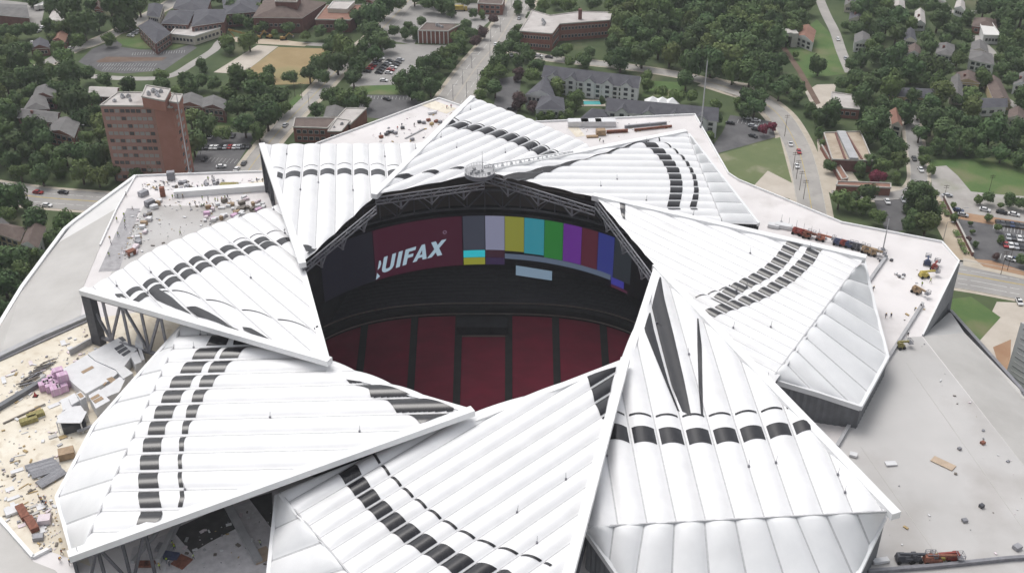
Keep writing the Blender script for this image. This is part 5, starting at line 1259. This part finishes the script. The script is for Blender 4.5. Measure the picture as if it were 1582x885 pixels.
def crew(pts, vests, phrase, group, tops=('grey','navy','white'), hats=('white','yellow','dark')):
    for i, (x, y) in enumerate(pts):
        v = vests[i % len(vests)]; tp = rp.choice(tops); ps = rp.choice(('stand','walk','walk','bend')); ht = rp.choice(hats)
        lb = {'stand':'standing','walk':'walking','bend':'bending'}[ps]
        person(x, y, v, tp, rp.choice(('jeans','navy','grey','brown')), ht, ps, rp.uniform(0,6.28), 'worker in %s, %s helmet, %s %s' % ('%s vest' % v if v else '%s shirt' % tp, ht, lb, phrase), group)
crew([(243,294),(248,291),(254,287),(260,286),(252,300)], [None], 'near the far left rim', 'workers near the far rim', ('brown','grey','navy'))
crew([(195,303),(192,335),(193,345),(194,354),(183,365),(170,370),(172,378),(169,396),(181,342),(205,325)], [None,'lime','lime'], 'along the grey walkway', 'workers along the walkway')
crew([(313,309),(320,318),(316,320),(330,319),(337,313),(343,311),(348,308),(352,307),(333,312),(326,323),(312,321),(322,310)], ['lime','orange','lime',None], 'by the pink bundles', 'workers beside the pink bundles')
crew([(280,322),(294,320),(302,317),(267,307),(275,306),(283,307),(279,363),(328,277),(331,279),(367,290),(397,281),(406,282),(322,279),(299,295),(306,293),(313,291)], ['lime',None,None], 'scattered on the left roof deck', 'workers scattered on the left deck')
crew([(1368,491),(1376,491)], [None], 'right of the right petal', 'pair right of the right petal', ('navy','red'))
crew([(1422,476),(1413,480),(1402,520),(1437,437),(1349,449),(1424,442)], [None,'lime'], 'on the right roof deck', 'workers on the right deck')
crew([(61,771),(65,774),(70,773),(67,779),(72,781)], [None,'orange',None], 'by the pipes on the plywood deck', 'workers by the pipes')
crew([(93,866),(109,872),(96,856)], ['lime',None,'orange'], 'by the low wall at the bottom left', 'workers at the bottom left', ('red','navy'))
crew([(267,843),(299,863),(258,868),(262,874),(391,840),(403,842),(270,848),(247,878)], ['lime','lime','lime',None,None], 'on the shaded deck below a petal', 'workers on the shaded deck')
crew([(600,208),(588,211),(614,201),(640,196),(621,196),(690,168),(697,167)], [None], 'on the upper white roof', 'workers on the upper roof', ('red','navy','grey'))
crew([(932,221),(926,219)], [None,'lime'], 'by the long steel pieces', 'workers by the long pipes')
crew([(493,231)], [None], 'alone on the upper left petal', None); 
# ------------------------------------------------------------------ gear and stacks on the roof
M['pink'] = flat('insulation_pink', (.60,.40,.55), .8, var=.12, scale=.6); M['pinkp'] = flat('insulation_pale', (.68,.60,.63), .8, var=.1, scale=.6)
M['unitw'] = flat('unit_white', (.66,.66,.67), .55, var=.06, scale=.3); M['timber'] = flat('timber', (.42,.31,.16), .85, var=.25, scale=1.5); M['olive'] = flat('olive_timber', (.27,.24,.10), .85, var=.25, scale=1.5)
M['rust'] = flat('rust', (.22,.09,.06), .8, var=.3, scale=1.2); M['pipe'] = flat('pipe_grey', (.30,.30,.32), .5, var=.15, scale=.8); M['liftred'] = flat('lift_red', (.24,.05,.04), .5, var=.25, scale=.8); M['liftor'] = flat('lift_orange', (.34,.12,.07), .5, var=.2, scale=.8); M['liftbl'] = flat('lift_blue', (.06,.075,.14), .5, var=.2, scale=.8); M['lifttan'] = flat('lift_tan', (.33,.23,.14), .5, var=.2, scale=.8); M['liftye'] = flat('lift_yellow', (.50,.40,.10), .5, var=.15, scale=.8)
M['tarp'] = flat('tarp_tan', (.46,.36,.27), .85, var=.1, scale=.5); M['red'] = flat('safety_red', (.38,.06,.06), .6)
def bundle(px, py, sx, sy, sz, a, m, name, label, cat, group=None, z=RZ+.07, lift=0.0, strap=None):
    g = at(px, py, z); t = thing(name, label, cat, (g.x,g.y,z+lift), group)
    mb = MB(); mb.box((g.x,g.y,z+lift+.1+sz/2), (sx,sy,sz), a, 0, .97); mb.build('bundle', M[m], t)
    mb = MB(); mb.box((g.x,g.y,z+lift+.05), (sx*.9,sy*.9,.1), a); mb.build('pallet', M['timber'], t)
    if strap:
        for k in (-.28,.28): mb = MB(); mb.box((g.x+math.cos(a)*sx*k, g.y+math.sin(a)*sx*k, z+lift+.11+sz/2), (.12,sy*1.02,sz*1.01), a); mb.build('strap', M[strap], t)
for x, y, l in ((84,590,0),(91,597,0),(98,604,0),(90,584,0),(98,589,0),(104,596,0),(76,596,0),(70,601,0),(94,590,2.3),(101,597,2.3),(80,603,0),(88,608,0)):
    bundle(x, y, 2.9, 2.3, 2.2, .55, 'pink', 'insulation_bundle', 'pink wrapped insulation bundle %s left of the white roof plant' % ('on top of the heap' if l else 'at the foot of the heap'), 'bundle', 'pink insulation bundles by the roof plant', lift=l, strap='pinkp')
rb = random.Random(4)
for i in range(40):
    x, y = 314+i*2.4+rb.uniform(-4,4), 328+rb.uniform(-13,16)-i*.3
    bundle(x, y, rb.uniform(1.0,2.6), rb.uniform(.8,1.8), rb.uniform(.5,1.4), rb.uniform(0,1.5), rb.choice(('pinkp','pinkp','unitw','unitw','unitw','pink','lifttan','rail')), 'insulation_bundle', 'pale insulation bundle in the long heap on the left deck', 'bundle', 'pale bundles heaped on the left deck')
for i in range(22):
    x, y = 199+rb.uniform(-6,8)+i*2.0, 396-i*4.0+rb.uniform(-4,4)
    bundle(x, y, rb.uniform(1,2.6), rb.uniform(1,2), rb.uniform(.6,1.6), rb.uniform(0,3), rb.choice(('rail','unitw','pipe','pinkp','steelg','lifttan','unitw')), 'material_pallet', 'mixed pallet of material in the row along the walkway', 'pallet', 'pallets along the left walkway')
for i in range(18):
    x, y = 272+rb.uniform(0,70), 288+rb.uniform(-6,6); bundle(x, y, rb.uniform(.7,1.8), rb.uniform(.6,1.3), rb.uniform(.5,1.2), rb.uniform(0,3), rb.choice(('steelg','pipe','rail','unitw','steelg')), 'tool_box', 'small dark tool box along the far side of the left deck', 'box', 'tool boxes on the left deck')
bundle(203,393,3.0,2.2,1.6,.8,'rust','scrap_skip','rusty skip of scrap at the lower end of the walkway','skip'); bundle(354,289,7,3.2,1.2,0,'olive','timber_stack','olive timber stack on the far side of the left deck','stack'); bundle(265,277,3,2.4,3.2,.2,'steelg','site_cabin','dark site cabin at the far rim of the left deck','cabin')
bundle(252,303,1.8,1.8,3.6,.2,'rust','scrap_skip','upright rusty bin among workers on the left deck','bin'); bundle(222,302,3.6,2.2,1.8,.9,'pipe','generator','grey generator set at the top of the walkway','generator'); bundle(232,318,3.5,2.2,2.2,.9,'steelg','generator','dark generator beside the grey one','generator')
def plant(px, h, label, vents=(), lou=()):
    w = ccw([at(x, y, RZ+h) for x, y in px]); c0 = sum(w, Vector())/len(w); t = thing('roof_plant', label, 'roof plant', (c0.x,c0.y,RZ+.05))
    mb = MB(); mb.prism([(p.x,p.y) for p in w], RZ+.05, RZ+h); mb.build('casing', M['unitw'], t)
    for vs, m in ((vents,'lifttan'),(lou,'steel')):
        for q in vs:
            mb = MB(); ww = ccw([at(x, y, RZ+h+.12) for x, y in q]); mb.prism([(p.x,p.y) for p in ww], RZ+h-.1, RZ+h+.1); mb.build('vent' if m != 'steel' else 'louvre', M[m], t)
Q4 = lambda *l: [(x/5.207, 480+y/5.207) for x, y in l]
plant(Q4((705,345),(960,212),(1105,300),(1000,445),(930,470),(770,400)), 3.2, 'grey white roof plant block with dark louvres at the shaded end', (), [Q4((918,300),(985,262),(1003,280),(936,318)), Q4((940,325),(1010,285),(1030,302),(960,345)), Q4((975,350),(1035,312),(1052,325),(995,365)), Q4((950,215),(985,205),(1015,235),(985,245))])
plant(Q4((485,480),(700,352),(765,405),(955,492),(880,560),(690,665),(590,585)), 2.9, 'largest white roof plant block, next to the pink bundles', [Q4((650,488),(740,440),(758,455),(668,503)), Q4((855,545),(900,528),(945,565),(905,588))])
plant(Q4((930,470),(1000,445),(1070,500),(990,545)), 3.6, 'white plant block with a dark side facing the petal')
plant(Q4((960,530),(1010,545),(960,650),(860,690),(800,640),(880,590)), 3.2, 'white sloping plant block beside the petal edge', [Q4((845,570),(860,575),(835,600),(828,590))])
plant(Q4((710,680),(800,628),(885,720),(770,785)), 3.6, 'cream roof plant box with two hatch openings', [Q4((725,700),(790,665),(805,680),(740,718)), Q4((745,722),(815,685),(835,705),(765,742))])
plant(Q4((610,665),(650,648),(690,690),(645,718)), 4.6, 'tall grey plant box in front of the white block', [Q4((620,668),(650,655),(675,685),(646,700))])
plant(Q4((545,690),(600,658),(640,720),(575,755)), 3.6, 'small white duct elbow on the plant row')
plant(Q4((485,715),(545,690),(580,770),(505,800)), 2.6, 'white box at the near left corner of the plant row')
plant(Q4((455,850),(560,770),(650,760),(690,820),(480,882)), 3.0, 'white low plant box nearest the camera')
plant(Q4((1085,265),(1100,190),(1140,195),(1150,290)), 4.5, 'upright white duct under the left petal truss')
plant(Q4((1045,350),(1105,325),(1140,410),(1085,430)), 4.0, 'white duct standing beside the truss shadow')
plant(Q4((1110,300),(1140,310),(1165,390),(1135,400)), 3.6, 'narrow white duct at the dark end of the plant row')
t = thing('compressor_unit', 'dark open framed machine at the edge of the plywood deck', 'machine', at(115,660,RZ)); g = at(115,660,RZ+.05); mb = MB(); mb.box((g.x,g.y,RZ+1.2), (6,4.4,2.2), .5); mb.build('engine', M['steel'], t); mb = MB()
for dx, dy in ((-3.2,-2.4),(3.2,-2.4),(3.2,2.4),(-3.2,2.4)): mb.box((g.x+dx,g.y+dy,RZ+1.9), (.25,.25,3.6), 0)
mb.box((g.x,g.y,RZ+3.6), (6.8,5.2,.2), 0); mb.build('canopy_frame', M['unitw'], t); mb = MB(); mb.tube((g.x+2,g.y-3,RZ+1), (g.x+8,g.y+1,RZ+1.2), .5, .5, 8); mb.build('duct', M['pipe'], t)
for i, (x, y, a) in enumerate(((62,718,.5),(66,722,.5),(70,726,.5),(73,731,.5),(78,738,.9),(82,742,.9))):
    g = at(x, y, RZ+.05); t = thing('pipe_bundle', 'long grey pipe rack stacked on the plywood deck', 'pipes', g, 'grey pipe racks'); 
    for k in range(4): mb = MB(); d_ = Vector((math.cos(a), math.sin(a), 0)); n_ = Vector((-d_.y, d_.x, 0)); p_ = g+n_*(k-1.5)*.5+Vector((0,0,.5)); mb.tube(p_-d_*3.6, p_+d_*3.6, .26, .26, 8); mb.build('pipe', M['pipe'], t)
    mb = MB(); mb.box((g.x,g.y,RZ+.15), (.3,2.2,.2), a); mb.build('bearer', M['timber'], t)
for i in range(7):
    x, y = 40+i*5.5, 594-i*5.2; g = at(x, y, RZ+.05); a = .62+rb.uniform(-.3,.3); t = thing('steel_bundle', 'brown grey bundle of scrap steel on the plywood deck', 'scrap', g, 'scrap steel on the plywood deck')
    for k in range(6): d_ = Vector((math.cos(a+rb.uniform(-.4,.4)), math.sin(a), rb.uniform(-.05,.05))); p_ = g+Vector((rb.uniform(-.8,.8), rb.uniform(-.9,.9), .3+.12*k)); mb = MB(); mb.beam(p_-d_*1.8, p_+d_*1.8, .3, .24); mb.build('bar', M['rail'] if k % 2 else M['steelg'], t)
bundle(45,652,4.6,2.0,1.3,.6,'olive','timber_stack','left olive timber stack on the plywood deck','stack'); bundle(56,644,4.6,2.0,1.3,.6,'olive','timber_stack','right olive timber stack on the plywood deck','stack'); bundle(104,705,4,3.2,2.0,.4,'lifttan','crate','brown crate on the plywood deck beside the petal','crate')
bundle(103,790,2.6,2,1.6,.4,'unitw','crate','white crate at the corner of the lower left petal','crate')
bundle(20,790,3.6,3,.7,.6,'unitw','sheet_stack','white sheet stack near the lower rim of the plywood deck','stack'); bundle(36,794,5.5,2.0,1.2,-.9,'rust','beam_stack','upper rusty beam stack near the lower rim','stack'); bundle(50,812,5.5,2.0,1.2,-.9,'rust','beam_stack','lower rusty beam stack near the lower rim','stack'); bundle(70,806,3,2.6,1.5,.2,'pinkp','sack_pile','grey sack pile near the lower rim','pile'); bundle(60,832,2.4,1.8,1,.2,'pipe','sack_pile','small sack pile by the bottom left kerb','pile')
for i in range(16):
    x, y = rb.uniform(0,110), rb.uniform(655,800)
    if x > 80 and y > 730: continue
    g = at(x, y, RZ+.05); a = rb.uniform(.3,1.0); mb = MB(); d_ = Vector((math.cos(a), math.sin(a), 0)); mb.beam(g-d_*rb.uniform(.6,1.8)+Vector((0,0,.1)), g+d_*rb.uniform(.6,1.8)+Vector((0,0,.1)), .25, .12); o = mb.build('plank', M[rb.choice(('timber','rail','unitw'))]); props(o, 'loose plank lying on the plywood deck', 'plank', 'planks on the plywood deck')
g = at(55,612,RZ); t = thing('safety_cone', 'red safety cone below the pink bundles', 'cone', g); mb = MB(); mb.tube(g, g+Vector((0,0,1.5)), .55, .08, 10); mb.build('cone_body', M['red'], t); mb = MB(); mb.box((g.x,g.y,RZ+.1), (1.4,1.4,.1)); mb.build('base', M['tyre'], t)
def lift(px, py, a, m, label, L_=4.2, boom=True, group=None):
    g = at(px, py, RZ+.03); t = thing('boom_lift', label, 'lift', g, group); c, s = math.cos(a), math.sin(a); P_ = lambda x, y, z: Vector((g.x+x*c-y*s, g.y+x*s+y*c, RZ+z))
    mb = MB(); mb.box(P_(0,0,.95), (L_*.62,2.0,.8), a, 0, .9); mb.build('chassis', M[m], t)
    for x in (-.22,.22):
        for y in (-1,1): mb = MB(); mb.tube(P_(x*L_,y*.85,.5), P_(x*L_,y*1.2,.5), .5, .5, 10); mb.build('wheel', M['tyre'], t)
    mb = MB(); mb.box(P_(-L_*.15,0,1.75), (L_*.3,1.7,.9), a, 0, .85); mb.build('turret', M[m], t)
    if boom:
        mb = MB(); mb.beam(P_(-L_*.2,0,2.3), P_(L_*.75,0,2.0), .5, .55); mb.build('boom', M[m], t); mb = MB()
        mb.box(P_(L_*.9,0,1.5), (1.4,1.9,.12), a)
        for x, y in ((.78,-.9),(.78,.9),(1.02,-.9),(1.02,.9)): mb.beam(P_(L_*x,y,1.5), P_(L_*x,y,2.6), .09, .09)
        for z_ in (2.0,2.6):
            for p_, q_ in (((.78,-.9),(1.02,-.9)),((1.02,-.9),(1.02,.9)),((1.02,.9),(.78,.9)),((.78,.9),(.78,-.9))): mb.beam(P_(L_*p_[0],p_[1],z_), P_(L_*q_[0],q_[1],z_), .09, .09)
        mb.build('basket', M['steelg'], t)
lift(1230,361,-.45,'liftred','dark red boom lift, farthest of the row on the right deck',5); lift(1240,364,-.45,'liftred','dark red lift with lowered basket, second of the row'); lift(1246,367,-.45,'rust','rusty brown lift next to the two dark red ones',4.5); lift(1267,371,-.45,'liftor','orange lift alone in the row along the beam',5)
lift(1294,378,-.45,'liftbl','dark blue lift at the left of the blue cluster',5); lift(1303,380,-.45,'liftred','dark red lift between two blue ones',4.5); lift(1312,382,-.45,'liftbl','blue lift at the right of the blue cluster',5); lift(1322,385,-.45,'steel','black lift behind the blue cluster',4.5); lift(1337,390,-.45,'lifttan','tan lift nearest the mast, left one',5); lift(1347,394,-.45,'lifttan','tan lift nearest the mast, right one',4.5)
lift(1427,428,.2,'liftye','bright yellow machine on the right deck',5); lift(1415,452,-.9,'lifttan','tan machine with a white front on the right deck',4.5); lift(1432,409,1.2,'liftbl','dark violet machine at the outer rim',3.6); lift(1443,416,1.0,'liftred','dark red machine at the outer rim',3.6); lift(1391,537,.2,'olive','small olive machine by the kerb of the right deck',3.2)
lift(1396,866,.03,'steel','long black boom lift at the bottom right kerb',6.5); lift(1414,865,.03,'steel','second black lift beside the black one at the bottom kerb',4.0,False); lift(1440,868,.03,'rust','rusty red boom lift with yellow load at the bottom right',7); lift(1470,864,3.2,'liftred','dark red lift at the right end of the bottom row',5); bundle(1445,862,4,1.8,.8,0,'liftye','crate','yellow crate on the bottom right row of machines','crate')
for i, (x, y) in enumerate(((1384,424),(1389,428),(1394,430),(1396,426),(1345,446),(1360,404),(1377,403))): bundle(x, y, 1.0, .8, .6, rb.random(), rb.choice(('steel','steelg','unitw')), 'tool_box', 'dark tool box scattered on the right deck', 'box', 'tool boxes on the right deck')
bundle(1457,716,6.0,2.6,.15,-.75,'tarp','board','tan board lying on the grey right roof','board'); bundle(1376,717,3,1.6,.4,.1,'unitw','sheet_stack','white folded sheet on the grey right roof','sheet'); bundle(1318,704,2.0,1.6,.7,-.4,'unitw','crate','white crate with dark parts beside the lower right petal','crate'); bundle(1490,805,1.3,1.1,.6,.2,'steelg','tool_box','grey box on the grey roof, right of the corner','box'); bundle(1516,783,1.1,1,.8,.5,'steel','tool_box','small black box on the grey roof near the right edge','box'); bundle(1518,685,1.2,1,.6,.5,'rust','tool_box','small rusty box near the pale strip of the right roof','box'); bundle(1482,694,1,.8,.5,.5,'steelg','tool_box','small grey box uphill of the rusty one','box'); bundle(1571,847,1.9,1.5,.9,.5,'pipe','generator','grey machine at the right end of the bottom kerb','machine'); bundle(1360,868,4,1.4,.8,.2,'unitw','crate','white tank left of the black lifts','crate')
for i in range(14):
    x = 1207+i*11.5; y = 343+i*4.4; g = at(x, y, RZ); t = thing('safety_post', 'thin safety line post in the row behind the lifts', 'post', g, 'safety posts along the right deck'); mb = MB(); mb.tube(g, g+Vector((0,0,3.0)), .08, .06, 5); mb.build('shaft', M['corrugl'], t); mb = MB(); mb.box((g.x,g.y,RZ+.12), (.8,.8,.2)); mb.build('base', M['steelg'], t)
bundle(1210,352,6,2.6,1.4,-.4,'unitw','crate','long white tank at the left end of the lifts','tank'); bundle(1195,351,4,2.4,1.2,-.4,'unitw','crate','white skip at the far end of the right deck','skip')
# long steel on the top right deck, stacks behind the upper left petal
def girder(x0, y0, x1, y1, m, label, w=1.2, h=1.3):
    a, b = at(x0,y0,RZ+.7), at(x1,y1,RZ+.7); t = thing('girder', label, 'girder', (a+b)/2); mb = MB(); up = Vector((0,0,1)); 
    mb.beam(a+up*h/2, b+up*h/2, w, .22); mb.beam(a-up*h/2, b-up*h/2, w, .22); mb.beam(a, b, .2, h); mb.build('steel_section', M[m], t)
    for f in (.15,.85): p_ = a+(b-a)*f; mb = MB(); mb.box((p_.x,p_.y,RZ+.06), (w*1.6,w*1.6,.12)); mb.build('bearer', M['timber'], t)
girder(937,204,970,202,'rust','red brown girder, nearest of the long steel pieces',.9,1.1); girder(965,196,1030,190,'pipe','long grey girder on the top right deck',.9,1.0); girder(980,201,1038,195,'rust','long rusty girder beside the grey one',.6,.7)
for x, l in ((893,'left'),(913,'middle'),(935,'right')): bundle(x, 194, 9, 4, 2.4, .02, 'unitw', 'sheet_stack', '%s white wrapped stack on the top right deck' % l, 'stack')
bundle(928,208,4,3,2.2,.1,'lifttan','crate','tan crate with a white post on the top right deck','crate'); bundle(915,212,5,2,.5,.1,'lifttan','sheet_stack','low tan sheet stack on the top right deck','stack')
for i, (x, y, m) in enumerate(((600,206,'steel'),(606,205,'steelg'),(597,209,'steel'),(611,207,'steelg'),(589,213,'rust'),(622,199,'steel'),(648,190,'steel'),(655,191,'steelg'),(662,187,'rust'),(674,189,'rust'),(667,193,'timber'),(680,190,'steelg'),(668,176,'unitw'),(637,217,'steelg'),(579,228,'steel'))): bundle(x, y, 1.7 if m != 'unitw' else 4, 1.2, .9, rb.random(), m, 'material_pallet', 'small %s pallet on the white roof behind the upper left petal' % {'steel':'black','steelg':'dark grey','liftbl':'blue','red':'red','rust':'rusty','timber':'timber','unitw':'white'}[m], 'pallet', 'pallets on the upper white roof, '+m)
bundle(404,858,4.2,4.6,.2,.55,'tarp','board','orange brown board on the shaded deck','board'); bundle(255,848,4,2.4,.8,-.2,'pipe','pipe_bundle','grey pipe stack on the shaded deck','pipes'); bundle(262,860,4.6,2,.9,-.2,'liftbl','generator','dark blue machine on the shaded deck','machine'); bundle(281,868,3.6,3.6,.3,-.5,'rust','board','dark red board on the shaded deck','board'); bundle(220,872,2.4,2,.4,0,'rust','board','brown hatch on the shaded deck','board'); bundle(232,872,2.4,2,.4,0,'rust','board','second brown hatch beside the first on the shaded deck','board')

# small loose litter on the decks
def litter(name, zones, n, seed, label):
    rnd = random.Random(seed); mb = MB(); ms = ['unitw','timber','steelg','rail','pinkp','corrugl','unitw']
    for _ in range(n):
        P = rnd.choice(zones); 
        while True:
            x, y = rnd.uniform(min(p[0] for p in P), max(p[0] for p in P)), rnd.uniform(min(p[1] for p in P), max(p[1] for p in P))
            if inpoly(x, y, P): break
        g = at(x, y, RZ+.1); s = rnd.choice((.22,.3,.4,.55,.9)); mb.box((g.x,g.y,RZ+.12+s*.12), (s*rnd.uniform(.6,1.6), s*rnd.uniform(.3,.9), s*.3), rnd.uniform(0,3), rnd.randrange(len(ms)))
    o = mb.build(name, [M[m] for m in ms]); props(o, label, None, None, 'stuff')
litter('debris', [[(0,575),(140,500),(150,545),(80,600),(0,640)],[(0,660),(90,610),(130,650),(85,770),(70,840),(0,800)],[(30,780),(85,770),(100,850),(60,850)]], 420, 1, 'offcuts and litter scattered over the plywood deck')
for i in range(46):
    x, y = rb.uniform(2,120), rb.uniform(520,840)
    if not any(inpoly(x, y, P) for P in ([(0,575),(140,505),(145,530),(80,575),(0,625)],[(0,660),(85,612),(88,640),(110,690),(85,765),(75,835),(0,800)])): continue
    g = at(x, y, RZ+.08); mb = MB(); a = rb.choice((.55,.6,.7,2.1)); mb.box((g.x,g.y,RZ+.16+.02*(i%5)), (rb.uniform(1.6,3.6), rb.uniform(.8,1.8), .14), a, 0); o = mb.build('plywood_sheet', M[rb.choice(('unitw','pinkp','timber','panelgrey','unitw'))]); props(o, 'pale board or sheet lying flat on the plywood deck', 'sheet', 'boards on the plywood deck')
litter('debris', [[(200,330),(230,300),(400,300),(415,340),(330,350),(215,395)],[(215,280),(400,275),(400,290),(220,295)],[(180,400),(215,330),(235,330),(200,400)]], 420, 2, 'offcuts and litter scattered over the left roof deck')
litter('debris', [[(1405,530),(1425,525),(1582,725),(1582,760)],[(1395,420),(1460,400),(1420,500),(1390,500)],[(1300,700),(1582,700),(1582,860),(1390,860)]], 45, 3, 'specks of litter scattered over the right roof')
litter('debris', [[(560,215),(680,160),(715,170),(640,225)],[(870,200),(900,190),(1040,188),(960,212)],[(215,850),(420,775),(420,880),(215,880)]], 200, 4, 'bits of litter on the upper and shaded roof decks')
for p0, p1 in (((1330,690),(1520,960)),((1400,560),(1640,900))):
    a, b = at(*p0, RZ+.05), at(*p1, RZ+.05); mb = MB(); mb.beam(a, b, .14, .04); mb.build('membrane_seam', M['panelgrey'], stadium)
# ------------------------------------------------------------------ camera, light, world
sc = bpy.context.scene
cam = bpy.data.objects.new('camera', bpy.data.cameras.new('camera')); C.objects.link(cam); sc.camera = cam
cam.location = CAM; cam.rotation_euler = (R(90)-PITCH, 0, 0)
cam.data.sensor_width = 36; cam.data.lens = F/1582*36; cam.data.clip_end = 20000; cam.data.clip_start = 1
w = bpy.data.worlds.new('World'); sc.world = w; w.use_nodes = True; nt = w.node_tree
sky = nt.nodes.new('ShaderNodeTexSky'); sky.sky_type = 'NISHITA'; sky.sun_disc = False
SUN_EL, SUN_AZ = 62, -35       # azimuth from +Y towards +X
sky.sun_elevation = R(SUN_EL); sky.sun_rotation = R(SUN_AZ); sky.dust_density = 4; sky.air_density = 1.0
hs = nt.nodes.new('ShaderNodeHueSaturation'); hs.inputs['Saturation'].default_value = .22
nt.links.new(sky.outputs[0], hs.inputs['Color']); bg = nt.nodes['Background']
nt.links.new(hs.outputs[0], bg.inputs[0]); bg.inputs[1].default_value = .15
sun = bpy.data.objects.new('sun', bpy.data.lights.new('sun', 'SUN')); C.objects.link(sun)
sun.data.energy = .85; sun.data.angle = R(28); sun.data.color = (1,.97,.93)
d = Vector((math.sin(R(SUN_AZ))*math.cos(R(SUN_EL)), math.cos(R(SUN_AZ))*math.cos(R(SUN_EL)), math.sin(R(SUN_EL))))
sun.rotation_euler = d.to_track_quat('Z', 'Y').to_euler(); sun.location = (0, 0, 400)
sc.view_settings.view_transform = 'Standard'; sc.view_settings.look = 'None'; sc.view_settings.gamma = 1; sc.view_settings.exposure = .28
sc.render.engine = 'CYCLES'
sc.cycles.max_bounces = 6; sc.cycles.diffuse_bounces = 3; sc.cycles.glossy_bounces = 2; sc.cycles.transmission_bounces = 2; sc.cycles.volume_bounces = 0
sc.cycles.use_denoising = True

# the air: one even pale haze round everything
mb = MB(); mb.box((0,1050,107), (3400,3000,254)); hz = mb.build('haze', [], None); hz['kind'] = 'stuff'
hm = bpy.data.materials.new('haze_air'); hm.use_nodes = True; hn = hm.node_tree; hn.nodes.remove(hn.nodes['Principled BSDF'])
pv = hn.nodes.new('ShaderNodeVolumePrincipled'); pv.inputs['Color'].default_value = (.93,.95,1,1); pv.inputs['Density'].default_value = .00009; pv.inputs['Anisotropy'].default_value = .0
hn.links.new(pv.outputs[0], hn.nodes['Material Output'].inputs['Volume']); hz.data.materials.append(hm)
